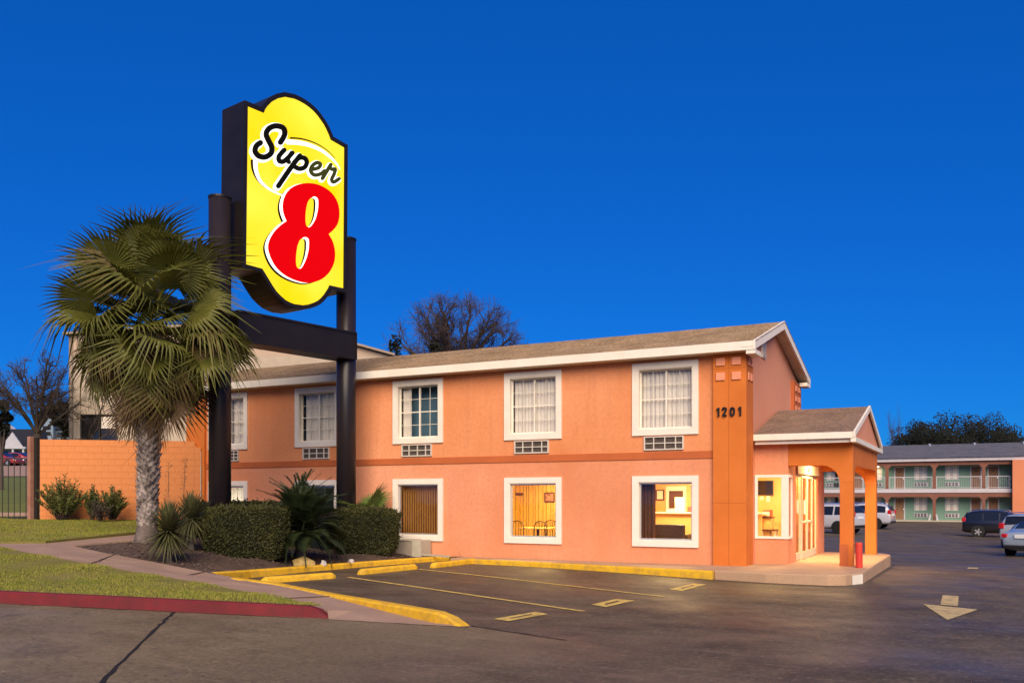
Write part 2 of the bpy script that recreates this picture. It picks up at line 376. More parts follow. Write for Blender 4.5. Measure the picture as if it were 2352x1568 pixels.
# asphalt / concrete ground: one sheet; the concrete apron in front, the asphalt lot behind and to the right
def ground_mat():
    m = bpy.data.materials.new('asphalt_and_apron'); m.use_nodes = True; n = m.node_tree; b = n.nodes['Principled BSDF']; L = n.links
    tc = n.nodes.new('ShaderNodeTexCoord'); obj = tc.outputs['Object']
    def noi(sc, dt, rg=.6, vec=obj):
        t = n.nodes.new('ShaderNodeTexNoise'); t.inputs['Scale'].default_value = sc; t.inputs['Detail'].default_value = dt; t.inputs['Roughness'].default_value = rg
        L.new(vec, t.inputs['Vector']); return t.outputs[0]
    def ramp(src, p0, c0, p1, c1):
        r = n.nodes.new('ShaderNodeValToRGB'); e = r.color_ramp.elements
        e[0].position, e[0].color, e[1].position, e[1].color = p0, (*c0, 1), p1, (*c1, 1); L.new(src, r.inputs[0]); return r.outputs[0]
    def mix(a, c, fac, mode='MIX'):
        x = n.nodes.new('ShaderNodeMixRGB'); x.blend_type = mode
        for i, v in ((0, fac), (1, a), (2, c)):
            if isinstance(v, (int, float)): x.inputs[i].default_value = v
            elif isinstance(v, tuple): x.inputs[i].default_value = (*v, 1)
            else: L.new(v, x.inputs[i])
        return x.outputs[0]
    asph = ramp(noi(.8, 12, .72), .36, (.050, .037, .023), .66, (.130, .096, .060))
    conc = ramp(noi(.9, 12, .72), .34, (.120, .090, .050), .68, (.225, .170, .098))
    # the edge between the two follows a straight line from the kerb end into the lot
    p0 = on_z(1081, 1437, 0); p1 = on_z(1310, 1472, 0); dr = (p1 - p0).to_2d().normalized(); nr = Vector((-dr.y, dr.x))
    if (Vector((CAM.x, CAM.y)) - p0.to_2d()).dot(nr) < 0: nr = -nr
    def dotc(vx, vy, off):
        d = n.nodes.new('ShaderNodeVectorMath'); d.operation = 'DOT_PRODUCT'; d.inputs[1].default_value = (vx, vy, 0); L.new(obj, d.inputs[0])
        a = n.nodes.new('ShaderNodeMath'); a.operation = 'ADD'; a.inputs[1].default_value = off; L.new(d.outputs['Value'], a.inputs[0]); return a.outputs[0]
    def mr(src, a, c):
        x = n.nodes.new('ShaderNodeMapRange'); x.inputs[1].default_value = a; x.inputs[2].default_value = c; L.new(src, x.inputs[0]); return x.outputs[0]
    def mth(op, a, c):
        x = n.nodes.new('ShaderNodeMath'); x.operation = op
        for i, v in enumerate((a, c)):
            if isinstance(v, (int, float)): x.inputs[i].default_value = v
            else: L.new(v, x.inputs[i])
        return x.outputs[0]
    side = dotc(nr.x, nr.y, -p0.to_2d().dot(nr))
    along = dotc(dr.x, dr.y, -p0.to_2d().dot(dr))
    wob = mth('MULTIPLY', mth('SUBTRACT', noi(.5, 6), .5), 2.6)
    f = mth('MULTIPLY', mr(side, .0, .06), mr(mth('ADD', along, wob), 3.2, -.2))
    col = mix(asph, conc, f)
    # worn pale stone, oil spots, fine aggregate
    col = mix(col, (.040, .031, .026), mth('MULTIPLY', mr(noi(.45, 8, .7), .56, .74), .55))
    col = mix(col, (.060, .046, .038), mth('MULTIPLY', mr(noi(3.1, 6, .7), .57, .70), .55))
    st = n.nodes.new('ShaderNodeMapping'); st.inputs['Rotation'].default_value = (0, 0, -.35); st.inputs['Scale'].default_value = (.4, 3.0, 1); L.new(obj, st.inputs[0])
    col = mix(col, (.24, .185, .135), mth('MULTIPLY', mr(noi(1.2, 9, .7, st.outputs[0]), .54, .74), .45))
    col = mix(col, (.36, .27, .18), mth('MULTIPLY', mr(noi(13, 6, .85), .53, .68), .62))
    col = mix(col, (.014, .011, .010), mth('MULTIPLY', mr(noi(16, 6, .85), .52, .66), .70))
    L.new(col, b.inputs['Base Color'])
    rg = n.nodes.new('ShaderNodeMapRange'); rg.inputs[1].default_value = .3; rg.inputs[2].default_value = .7; rg.inputs[3].default_value = .40; rg.inputs[4].default_value = .80
    L.new(noi(.42, 7), rg.inputs[0]); L.new(rg.outputs[0], b.inputs['Roughness'])
    b.inputs['Specular IOR Level'].default_value = .22
    bp = n.nodes.new('ShaderNodeBump'); bp.inputs['Strength'].default_value = .35; bp.inputs['Distance'].default_value = .01
    L.new(noi(38, 4), bp.inputs['Height']); L.new(bp.outputs[0], b.inputs['Normal'])
    return m
M['ground'] = ground_mat()
M['mulch_dark'] = mat('joint_tar', (.014, .011, .010), .8)

def brick_pattern(m, sc, dark):
    pass

# ------------------------------------------------------------------ ground sheet
def axis(lo, hi, near0, near1, fine, grow=1.22):
    a = []; x = near0
    while x <= near1: a.append(x); x += fine
    st = fine; x = near1
    while x < hi: st *= grow; x += st; a.append(x)
    st = fine; x = near0
    while x > lo: st *= grow; x -= st; a.insert(0, x)
    return a
def grid_sheet(name, xs, ys, zf, m, **p):
    mb = MB(); nx = len(xs)
    mb.v = [(x, y, zf(x, y)) for y in ys for x in xs]
    mb.f = [(j*nx+i, j*nx+i+1, (j+1)*nx+i+1, (j+1)*nx+i) for j in range(len(ys)-1) for i in range(nx-1)]
    return mb.build(name, m, smooth=True, kind='structure', **p)
grid_sheet('ground', axis(-900, 900, -16, 16, .8), axis(-160, 1400, -22, 76, .9), zlot, M['ground'])

def pw(px, py, z): return on_z(px, py, z)
# --- red kerb along the street
kb = [(-420, 1366, .375), (-150, 1377, .26), (0, 1384, .2), (190, 1393, .15), (375, 1402, .1), (560, 1411, .05), (690, 1417.5, .012), (752, 1420.5, 0)]
KB = [pw(*k) for k in kb]
def offset_line(P, w):
    out = []
    for i, p in enumerate(P):
        t = (P[min(i+1, len(P)-1)] - P[max(i-1, 0)]).to_2d().normalized(); nrm = Vector((-t.y, t.x))
        out.append(p + Vector((nrm.x * w, nrm.y * w, 0)))
    return out
def kerb(name, P, w, h, m, h_end=None, lip=.02, round_=.03, **props):
    """P: front bottom line (left to right seen from the front); w: width backwards; tops at +h"""
    B = offset_line(P, w); F1 = offset_line(P, lip); T1 = offset_line(P, lip + round_)
    mb = MB(); n = len(P)
    for i in range(n):
        hh = h[i] if hasattr(h, '__len__') else h
        up = Vector((0, 0, hh)); dn = Vector((0, 0, -.25))
        mb.v += [tuple(q) for q in (P[i] + dn, P[i], F1[i] + up * .82, T1[i] + up, B[i] + up, B[i] + dn)]
    for i in range(n - 1):
        for k in range(5): mb.f.append((i*6+k, (i+1)*6+k, (i+1)*6+k+1, i*6+k+1))
    mb.f += [tuple(range(6)), tuple((n-1)*6 + k for k in range(6))[::-1]]
    return mb.build(name, m, kind='structure', **props)
def refine(P, k=3):
    out = []
    for a, b in zip(P, P[1:]):
        for i in range(k): out.append(a.lerp(b, i / k))
    return out + [P[-1]]
KBr = refine(KB, 3)
hs = [.165] * (len(KBr) - 3) + [.155, .12, .03]
kerb('red_kerb', KBr, .16, hs, M['red_paint'])
KBtop = [p + Vector((0, 0, .165)) for p in offset_line(KBr, .16)]

# --- concrete path
A = [(-420, 1180, 1.02), (-200, 1221, .86), (0, 1257, .70), (90, 1275, .60), (210, 1296, .48), (330, 1318, .36), (450, 1337, .26), (570, 1361, .17), (705, 1386, .125), (752, 1401, .10)]
Bp = [(162, 1252, .68), (240, 1269, .55), (360, 1291, .40), (480, 1315, .24), (570, 1331, .165), (705, 1352, .135), (789, 1369, .115), (889, 1402, .045), (972, 1421.5, .012), (1066, 1438, .004)]
PA = [pw(*k) for k in A]; PB = [pw(*k) for k in Bp]
fork_up = [pw(105, 1247, .73), pw(312, 1227, .80), pw(395, 1219, .82)]
fork_lo = [pw(162, 1252, .68), pw(312, 1239, .74), pw(395, 1231, .77)]
back_l = [pw(-420, 1172, 1.06), pw(-200, 1210, .90), pw(0, 1247.5, .74), pw(105, 1247, .73)]
def tri_patch(name, bnd, m, spacing=.5, zf=None, inner=None, parent=None, thick=0, ctrl=None, **props):
    bnd = [Vector(p) for p in bnd]
    pts = [p.to_2d() for p in bnd]; n = len(pts)
    x0 = min(p.x for p in pts); x1 = max(p.x for p in pts); y0 = min(p.y for p in pts); y1 = max(p.y for p in pts)
    def inside(q):
        c = False
        for i in range(n):
            a, b = pts[i], pts[(i+1) % n]
            if (a.y > q.y) != (b.y > q.y) and q.x < (b.x - a.x) * (q.y - a.y) / (b.y - a.y) + a.x: c = not c
        return c
    def dist(q):
        best = 9e9
        for i in range(n):
            a, b = pts[i], pts[(i+1) % n]; ab = b - a; t = max(0, min(1, (q - a).dot(ab) / max(ab.length_squared, 1e-9)))
            best = min(best, (a + ab * t - q).length)
        return best
    cps = bnd + [Vector(c) for c in (ctrl or [])]
    def idw(q):
        sw = sz = 0
        for c in cps:
            w = 1 / ((c.x - q.x)**2 + (c.y - q.y)**2 + .02) ** 1.5; sw += w; sz += w * c.z
        return sz / sw
    ins = []
    y = y0
    while y < y1:
        x = x0
        while x < x1:
            q = Vector((x + rnd.uniform(-.15, .15) * spacing, y + rnd.uniform(-.15, .15) * spacing))
            if inside(q) and dist(q) > spacing * .45: ins.append(q)
            x += spacing
        y += spacing
    allp = pts + ins
    vo, eo, fo, *_ = delaunay_2d_cdt(allp, [(i, (i+1) % n) for i in range(n)], [list(range(n))], 1, 1e-4)
    mb = MB()
    zmap = {}
    for p, q in zip(pts, bnd): zmap[(round(p.x, 3), round(p.y, 3))] = q.z
    for q in vo:
        k = (round(q.x, 3), round(q.y, 3))
        z = zmap[k] if k in zmap else (zf(q) if zf else idw(q) + .02 * noise.noise(Vector((q.x * 1.3, q.y * 1.3, 0))))
        mb.v.append((q.x, q.y, z))
    mb.f = [tuple(f) for f in fo]
    if thick:
        o = len(mb.v)
        mb.v += [(p.x, p.y, p.z - thick) for p in bnd]
        idx = {(round(v[0], 3), round(v[1], 3)): i for i, v in enumerate(mb.v[:o])}
        for i in range(n):
            a = idx.get((round(bnd[i].x, 3), round(bnd[i].y, 3))); b = idx.get((round(bnd[(i+1) % n].x, 3), round(bnd[(i+1) % n].y, 3)))
            if a is not None and b is not None: mb.f.append((a, b, o + (i+1) % n, o + i))
    ob = mb.build(name, m, parent, smooth=not thick, recalc=True, **props)
    return ob, idw, inside
gut = [pw(985, 1433.8, .001), pw(870, 1427.5, .001), pw(755, 1421.5, .002)]
tri_patch('path', PA + list(gut)[::-1] + PB[::-1][0:] [0:len(PB)-1] + fork_lo + fork_up[::-1] + back_l[::-1][1:], M['path'], .6, thick=.25, kind='structure')
# scored joints across the path
for i, (a, b) in enumerate((((640, 1374, .15), (785, 1367.5, .118)), ((395, 1327, .305), (470, 1313, .252)), ((205, 1295, .485), (262, 1273.5, .52)))):
    MB().beam(pw(*a) + Vector((0, 0, .002)), pw(*b) + Vector((0, 0, .002)), .018, .012).build('path_joint', M['mulch'], kind='structure')

# --- yellow kerb along the path end, and the kerb in front of the planting bed
k2t = [(545, 1325, .205), (640, 1337, .175), (705, 1349.5, .16), (784, 1364, .155), (860, 1376, .155), (945, 1389.5, .155), (1022, 1403, .15), (1053, 1416, .09), (1078, 1434, .012)]
K2 = [pw(*k) for k in k2t]
def ridge_kerb(name, P, w, m, **props):                 # kerb given by its top far edge line; solid down to the ground
    mb = MB(); n = len(P); O = offset_line(P, -w)
    for i in range(n):
        a, b = P[i], O[i]; t = (b - a).normalized() * .025
        mb.v += [tuple(q) for q in (Vector((a.x, a.y, -.2)) - t, a - t + Vector((0, 0, -.03)), a + t * .3, b - t * .3, b + t + Vector((0, 0, -.03)), Vector((b.x, b.y, -.2)) + t * 1.5)]
    for i in range(n - 1):
        for k in range(5): mb.f.append((i*6+k, (i+1)*6+k, (i+1)*6+k+1, i*6+k+1))
    mb.f += [tuple(range(6)), tuple((n-1)*6 + k for k in range(6))[::-1]]
    return mb.build(name, m, kind='structure', **props)
ridge_kerb('yellow_kerb', refine(K2, 3), .15, M['yellow_paint'])
k1t = [(478, 1313, .225), (560, 1308, .165), (700, 1298, .135), (850, 1287, .128), (960, 1279.5, .125), (1032, 1275, .125)]
K1 = [pw(*k) for k in k1t]
ridge_kerb('yellow_kerb', refine(K1, 3)[::1], .17, M['yellow_paint'])

# --- sidewalk in front of the building and the entrance slab
SWT = .12
sw = [(-6.98, -.78), (-5.0, -1.0), (-2.0, -1.42), (.45, -1.76)]
def slab(name, poly, z, m, th=.4, bev=.02, **p):
    return MB().prism([(x, y, z) for x, y in poly], (0, 0, -th)).build(name, m, bevel=bev, kind='structure', **p)
slab('sidewalk', sw + [(.45, -.01), (-6.98, -.01)], SWT, M['concrete'])
slab('entrance_slab', [(.46, -1.70), (1.6, -1.82), (2.9, -1.72), (3.2, -1.45), (3.46, -.75), (3.42, 6.3), (3.1, 7.0), (.46, 7.0), (.46, .0)], SWT + .006, M['concrete'], bev=.03)
KS = [Vector((x, y - .012, zlot(x, y) - .02)) for x, y in [(-6.4, -.86), (-5.0, -1.02), (-2.0, -1.44), (.44, -1.78)]]
kerb('yellow_kerb', refine(KS, 3), .11, [SWT + .004 - p.z for p in refine(KS, 3)], M['yellow_paint'], lip=.004, round_=.012)
MB().prism([(3.30, -1.21, -.2), (3.46, -.77, -.2), (3.46, -.77, SWT - .03), (3.30, -1.21, SWT - .03)], (.006, -.006, 0)).build('painted_kerb_end', M['white'], kind='structure')

# --- painted marks on the lot
def paint(name, quad, m, up=.008):
    P = [on_lot(x, y) for x, y in quad]
    mb = MB(); n = len(P)
    k = 6
    if n == 4:
        for i in range(k + 1):
            for a, b in ((P[0], P[3]), (P[1], P[2])):
                pass
        rows = [[(P[0].lerp(P[1], i / k)), (P[3].lerp(P[2], i / k))] for i in range(k + 1)]
        for r in rows:
            for q in r: mb.v.append((q.x, q.y, zlot(q.x, q.y) + up))
        mb.f = [(2*i, 2*i+2, 2*i+3, 2*i+1) for i in range(k)]
    else:
        mb.v = [(q.x, q.y, zlot(q.x, q.y) + up) for q in P]; mb.f = [tuple(range(n))]
    return mb.build(name, m, kind='structure')
def line_between(name, a, b, w, m):
    p, q = on_lot(*a), on_lot(*b); t = (q - p).normalized(); nn = Vector((-t.y, t.x, 0)) * (w / 2); mb = MB(); k = 12
    for i in range(k + 1):
        c = p.lerp(q, i / k)
        for s in (1, -1):
            u = c + nn * s; mb.v.append((u.x, u.y, zlot(u.x, u.y) + .008))
    mb.f = [(2*i, 2*i+1, 2*i+3, 2*i+2) for i in range(k)]
    return mb.build(name, m, kind='structure')
line_between('parking_line', (800, 1325.5), (1340, 1403.5), .105, M['line_paint'])
line_between('parking_line', (962, 1307), (1524, 1370), .105, M['line_paint'])
for q in ([(1134, 1421.5), (1231, 1404.7), (1259, 1410.5), (1168, 1426.5)], [(1358, 1388.5), (1414, 1375.5), (1458, 1379), (1392, 1394)], [(1537, 1353), (1592, 1339.7), (1622, 1342), (1567, 1357)]):
    paint('painted_dash', q, M['line_paint'])
    bl_ = lambda u, v: tuple((q[0][i] * (1-u) + q[1][i] * u) * (1-v) + (q[3][i] * (1-u) + q[2][i] * u) * v for i in (0, 1))
    paint('worn_slot', [bl_(.26, .42), bl_(.80, .36), bl_(.72, .60), bl_(.20, .62)], M['ground'], .011)
paint('direction_arrow_shaft', [(2165, 1366.5), (2202, 1369), (2200, 1392), (2160, 1388.6)], M['line_pale'])
paint('direction_arrow_head', [(2119.5, 1387), (2246, 1399.8), (2176, 1424)], M['line_pale'])
paint('painted_dash', [(2223, 1303), (2246, 1303.4), (2248, 1306), (2222, 1305.6)], M['line_pale'])
def ground_crack(pts, w, seed):
    r = random.Random(seed); mb = MB(); P = []
    for (a, b) in zip(pts, pts[1:]):
        for i in range(10):
            t = i / 10; P.append(on_lot(a[0] + (b[0]-a[0])*t, a[1] + (b[1]-a[1])*t))
    P.append(on_lot(*pts[-1]))
    for i, p in enumerate(P):
        t = (P[min(i+1, len(P)-1)] - P[max(i-1, 0)]).normalized(); nn = Vector((-t.y, t.x, 0)); ww = w * r.uniform(.5, 1.1) / 2; c = p + nn * r.uniform(-.3, .3) * w
        for s in (1, -1):
            u = c + nn * ww * s; mb.v.append((u.x, u.y, zlot(u.x, u.y) + .006))
    mb.f = [(2*i, 2*i+1, 2*i+3, 2*i+2) for i in range(len(P) - 1)]
    return mb.build('pavement_joint', M['mulch_dark'], kind='structure')
ground_crack([(401, 1404.5), (365, 1437), (232, 1568), (150, 1650)], .05, 1)
ground_crack([(1082, 1437), (1241, 1461), (1300, 1470)], .035, 2)
ground_crack([(0, 1385.5), (375, 1403.5), (752, 1422)], .03, 3)
ground_crack([(760, 1422.5), (960, 1434), (1075, 1440)], .025, 4)

# --- wheel stops
def wheel_stop(a, b, label):
    p, q = on_lot(*a), on_lot(*b); m_ = (p + q) / 2; t = (q - p).normalized(); nn = Vector((-t.y, t.x, 0)); L = (q - p).length
    z = zlot(m_.x, m_.y) - .004; h, w = .135, .085
    mb = MB(); prof = [(-L/2, .55, .55), (-L/2 + .1, 1, 1), (L/2 - .1, 1, 1), (L/2, .55, .55)]
    for s, hh, ww in prof:
        c = m_ + t * s
        for off, zz in ((-w*ww*1.15, 0), (-w*ww, h*hh*.75), (-w*ww*.55, h*hh), (w*ww*.55, h*hh), (w*ww, h*hh*.75), (w*ww*1.15, 0)):
            u = c + nn * off; mb.v.append((u.x, u.y, z + zz))
    for i in range(3):
        for k in range(5): mb.f.append((i*6+k, (i+1)*6+k, (i+1)*6+k+1, i*6+k+1))
        mb.f.append((i*6+5, (i+1)*6+5, (i+1)*6, i*6))
    mb.f += [tuple(range(6)), tuple(18 + k for k in range(6))[::-1]]
    tag(mb.build('wheel_stop', M['yellow_paint'], bevel=.012), label, 'wheel stop', 'yellow wheel stops')
wheel_stop((600, 1339), (769, 1327), 'yellow concrete wheel stop partly tucked behind the yellow kerb of the path')
wheel_stop((824, 1319.5), (956, 1306), 'yellow concrete wheel stop between the two long parking lines')
wheel_stop((991, 1304), (1093, 1292), 'yellow concrete wheel stop beside the building sidewalk')

# ------------------------------------------------------------------ lawns, planting bed, hillside
fac = [Vector((x, -.03, z)) for x, z in ((-6.99, .13), (-9, .22), (-11, .40), (-13, .60), (-15, .82), (-16.75, .98))]
wall_L = at_d(92, 1192, 28.6); wall_R = at_d(460, 1189, 29.55)
wall_L.z = 1.05; wall_R.z = 1.05
lawn_front, lf_z, lf_in = tri_patch('lawn', KBtop[:-1] + [p + Vector((0, 0, .012)) for p in PA[::-1][1:]], M['soil'], .5, kind='structure')
ul_b = [p + Vector((0, 0, .05)) for p in back_l] + [p + Vector((0, 0, .06)) for p in fork_up[1:]] + [fac[-1] + Vector((0, -.3, 0)), wall_R + Vector((0, 0, .0)), wall_L, at_d(0, 1187, 28.9), at_d(-200, 1180, 29.5), at_d(-420, 1168, 30)]
lawn_up, lu_z, lu_in = tri_patch('lawn', ul_b, M['soil'], .6, thick=.3, kind='structure')
bed_b = [p + Vector((0, 0, -.03)) for p in PB[:4]] + [p + Vector((0, 0, -.03)) for p in K1[1:]] + [Vector((-6.99, -.80, .13))] + fac + [p + Vector((0, 0, -.04)) for p in fork_lo[::-1][:-1]]
bed, bed_z, bed_in = tri_patch('planting_bed', bed_b, M['mulch'], .4, kind='structure', ctrl=[at_d(340, 1243, 21.3), at_d(470, 1270, 20.5), at_d(560, 1282, 21.0), at_d(830, 1272, 24)])
# grass blades (stuff)
def grass(name, inside, zf, bnd, n, hmin, hmax, dmax, seed):
    r = random.Random(seed); xs = [p.x for p in bnd]; ys = [p.y for p in bnd]; v = []; f = []; c = 0; tries = 0
    while c < n and tries < n * 12:
        tries += 1
        q = Vector((r.uniform(min(xs), max(xs)), r.uniform(min(ys), max(ys))))
        xc, d = camco(q.x, q.y)
        if d > dmax or abs(xc) > d * .66: continue
        if not inside(q): continue
        z = zf(q) - .005; a = r.uniform(0, 6.283); h = r.uniform(hmin, hmax) * (1 + .5 * noise.noise(Vector((q.x * .8, q.y * .8, 3)))); w = r.uniform(.006, .011); l = r.uniform(0, .7) * h; b = r.uniform(0, 6.283)
        i = len(v)
        v += [(q.x - w*math.cos(a), q.y - w*math.sin(a), z), (q.x + w*math.cos(a), q.y + w*math.sin(a), z), (q.x + l*math.cos(b), q.y + l*math.sin(b), z + h)]
        f.append((i, i+1, i+2)); c += 1
    mb = MB(); mb.v, mb.f = v, f
    o = mb.build(name, M['grass'], recalc=False, kind='stuff'); o['label'] = 'short mown grass with dry yellowish patches'; o['category'] = 'grass'
    return o
g1 = grass('grass', lf_in, lf_z, KBtop[:-1] + PA, 60000, .018, .04, 30, 3)
g1['label'] = 'short yellow-green grass between the red kerb and the path'
g2 = grass('grass', lu_in, lu_z, ul_b, 34000, .022, .05, 31, 4)
g2['label'] = 'short dull green grass in front of the orange block wall'
# wood chips on the bed
r = random.Random(9); mb = MB()
bx = [p.x for p in bed_b]; by = [p.y for p in bed_b]
for _ in range(9000):
    q = Vector((r.uniform(min(bx), max(bx)), r.uniform(min(by), max(by))))
    if not bed_in(q): continue
    a = r.uniform(0, 6.28); t = Vector((math.cos(a), math.sin(a), r.uniform(-.4, .4))) * r.uniform(.015, .045); n_ = Vector((-t.y, t.x, r.uniform(-.01, .01))).normalized() * r.uniform(.006, .013)
    p = Vector((q.x, q.y, bed_z(q) + r.uniform(.006, .02)))
    mb.add([p - t - n_, p + t - n_, p + t + n_, p - t + n_], [(0, 1, 2, 3)])
mc = mb.build('wood_chips', M['chip'], recalc=False, kind='stuff'); mc['label'] = 'brown wood chip mulch spread over the planting bed'; mc['category'] = 'mulch'

# hillside behind the gate, up to the houses at the back left
HILL = [(20, .6), (27, 1.0), (31, 1.12), (45, 2.1), (60, 3.1), (75, 4.0), (95, 5.1), (130, 7.2), (220, 12.0), (400, 14)]
def zhill(xc, d):
    return interp(HILL, d) * (1 - sstep(-.20, -.06, xc / d)) - .6 * sstep(-.20, -.06, xc / d)
mb = MB(); ds = [30 + i * 1.5 for i in range(24)] + [66 + i * 6 for i in range(28)]; us = [-1.1 + i * .05 for i in range(21)]
for d in ds:
    for u in us:
        mb.v.append(tuple(from_cam(u * d, d, zhill(u * d, d))))
nu = len(us)
mb.f = [(j*nu+i, j*nu+i+1, (j+1)*nu+i+1, (j+1)*nu+i) for j in range(len(ds)-1) for i in range(nu-1)]
M['hill'] = mat('hill', (.10, .125, .02), .95, (.15, .165, .03), .5, 8, fine=(.05, .05, .015), fscale=6, famt=.5)
mb.build('hillside', M['hill'], smooth=True, kind='structure')
def hill_strip(name, d0, d1, m, up):
    mb = MB(); k = 14
    for d in (d0, (d0 + d1) / 2, d1):
        for i in range(k + 1):
            u = -.85 + .42 * i / k; mb.v.append(tuple(from_cam(u * d, d, zhill(u * d, d) + up)))
    mb.f = [(j*(k+1)+i, j*(k+1)+i+1, (j+1)*(k+1)+i+1, (j+1)*(k+1)+i) for j in range(2) for i in range(k)]
    mb.build(name, m, smooth=True, kind='structure')
hill_strip('hill_road', 62, 104, M['path'], .05)
hill_strip('gate_apron', 30.4, 32.2, M['concrete'], .03)

# ------------------------------------------------------------------ main motel building
BX0, BX1, BY1 = -17.55, .75, 6.85
WH = 5.22
B = thing('motel_building', 'two-storey orange stucco motel with white window frames and shingled gable roof', 'building', (-8, 3, 0))
def wall_holes(mb, x0, x1, z0, z1, holes, P, th):
    """front face with rectangular holes and reveals. P(u, v, w): maps wall coords to 3d (w = depth inwards)"""
    xs = sorted({x0, x1, *[h[0] for h in holes], *[h[1] for h in holes]}); zs = sorted({z0, z1, *[h[2] for h in holes], *[h[3] for h in holes]})
    for a, b in zip(xs, xs[1:]):
        for c, d in zip(zs, zs[1:]):
            if any(h[0] - 1e-6 <= a and b <= h[1] + 1e-6 and h[2] - 1e-6 <= c and d <= h[3] + 1e-6 for h in holes): continue
            mb.add([P(a, c, 0), P(b, c, 0), P(b, d, 0), P(a, d, 0)], [(0, 1, 2, 3)])
            mb.add([P(a, c, th), P(b, c, th), P(b, d, th), P(a, d, th)], [(3, 2, 1, 0)])
    for h in holes:
        a, b, c, d = h
        for (u0, v0), (u1, v1) in (((a, c), (b, c)), ((b, c), (b, d)), ((b, d), (a, d)), ((a, d), (a, c))):
            mb.add([P(u0, v0, 0), P(u1, v1, 0), P(u1, v1, th), P(u0, v0, th)], [(0, 1, 2, 3)])
WX = [-1.22 - 3.655 * k for k in range(5)]               # window axes
WW, TR = 1.70, .15
UP0, UP1, LO0, LO1 = 3.30, 5.11, .53, 2.29
holes_lo = [(x - WW/2 + TR, x + WW/2 - TR, LO0 + TR, LO1 - TR) for x in WX]
holes_up = [(x - WW/2 + TR, x + WW/2 - TR, UP0 + TR, UP1 - TR) for x in WX]
PF = lambda u, v, w: (u, w, v)
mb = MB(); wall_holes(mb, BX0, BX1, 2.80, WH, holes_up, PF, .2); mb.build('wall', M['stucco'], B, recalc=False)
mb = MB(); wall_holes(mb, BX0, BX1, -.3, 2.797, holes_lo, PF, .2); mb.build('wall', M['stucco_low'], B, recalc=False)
M['stucco_end'] = mat('stucco_end', (.64, .26, .15), .85, (.70, .30, .18), .4, 5, bump=.25, bscale=90)
PE = lambda u, v, w: (BX1 - w, u, v)
mb = MB(); wall_holes(mb, .2, BY1, -.3, WH, [(1.2, 6.45, .02, 2.85)], PE, .18)
mb.add([(BX1, 0, WH), (BX1, BY1, WH), (BX1, 3.1, 6.38)], [(0, 1, 2)])
mb.build('wall', M['stucco_end'], B, recalc=False)
MB().box(BX0, BX1 - .2, BY1 - .2, BY1, -.3, WH).build('wall', M['stucco_end'], B)
mb = MB().box(BX0 + .001, BX0 + .2, .201, BY1 - .201, -.3, WH); mb.prism([(BX0 + .002, 0, WH), (BX0 + .002, BY1, WH), (BX0 + .002, 3.1, 6.38)], (.1, 0, 0)); mb.build('wall', M['stucco_end'], B)
# floor band
MB().box(-16.80, 0, -.025, .001, 2.70, 2.885).build('band', M['band'], B, bevel=.008)
# corner pilasters with square tiles
pl = MB().box(0, .80, -.10, .64, -.1, WH - .03).build('pilaster', M['pilaster'], B, bevel=.01)
MB().box(.385, .392, -.1035, -.09, .13, WH - .05).build('seam', M['seam'], pl)
MB().box(.01, .79, -.103, -.09, 1.62, 1.626).build('seam', M['seam'], pl)
MB().box(.01, .79, -.103, -.09, 4.83, 4.836).build('seam', M['seam'], pl)
for z in (4.55, 4.90):
    for x in (.08, .46):
        MB().box(x, x + .22, -.135, -.10, z, z + .19).build('tile', M['tile'], pl, bevel=.012)
    for y in (.06, .36):
        MB().box(.80, .83, y, y + .2, z, z + .19).build('tile', M['tile'], pl, bevel=.012)
pl2 = MB().box(-17.62, -16.80, -.10, .6, -.1, WH - .03).build('pilaster', M['pilaster'], B, bevel=.01)
pl3 = MB().box(.72, .84, 5.75, BY1 + .08, -.1, WH - .03).build('pilaster', M['band'], B, bevel=.01)  # same pilaster standing in shade, its shade put in as the darker band colour
for z in (4.3, 4.6, 4.9):
    for y in (5.95, 6.45):
        MB().box(.84, .865, y, y + .25, z, z + .17).build('tile', M['tile'], pl3, bevel=.01)
# house number, cut from heavy strokes
def glyph(ch):
    if ch == '1': return [[(.30, .02), (.30, .98)], [(.30, .90), (.08, .76)]]
    if ch == '2': return [[(.08, .70), (.14, .90), (.32, .95), (.50, .86), (.50, .66), (.34, .42), (.10, .12)], [(.08, .10), (.56, .10)]]
    return [[(.30, .94), (.12, .80), (.08, .50), (.12, .20), (.30, .06), (.48, .20), (.52, .50), (.48, .80), (.30, .94)]]
NB = None; u = .09
for ch, adv in zip('1201', (.115, .165, .165, .12)):
    mb = MB(); k = 0; hgt = .215; wd_ = .040
    for P in glyph(ch):
        Q = [(u + x * .20 + (z * .0), 3.69 + z * hgt) for x, z in P]
        for (a, b) in zip(Q, Q[1:]):
            mb.beam(Vector((a[0], -.128 - k * 1e-4, a[1])), Vector((b[0], -.128 - k * 1e-4, b[1])), .04, wd_, Vector((0, 1, 0)).cross(Vector((b[0]-a[0], 0, b[1]-a[1])).normalized())); k += 1
        for a in Q[1:-1]: mb.lathe((a[0], -.128 - k * 1e-4, a[1]), [(wd_ / 2, -.02), (wd_ / 2, .02)], 10, 'y'); k += 1
    o = mb.build('house_number', M['number'], B); o['label'] = 'black numeral ' + ch + ' of the house number'
    u += adv + .025

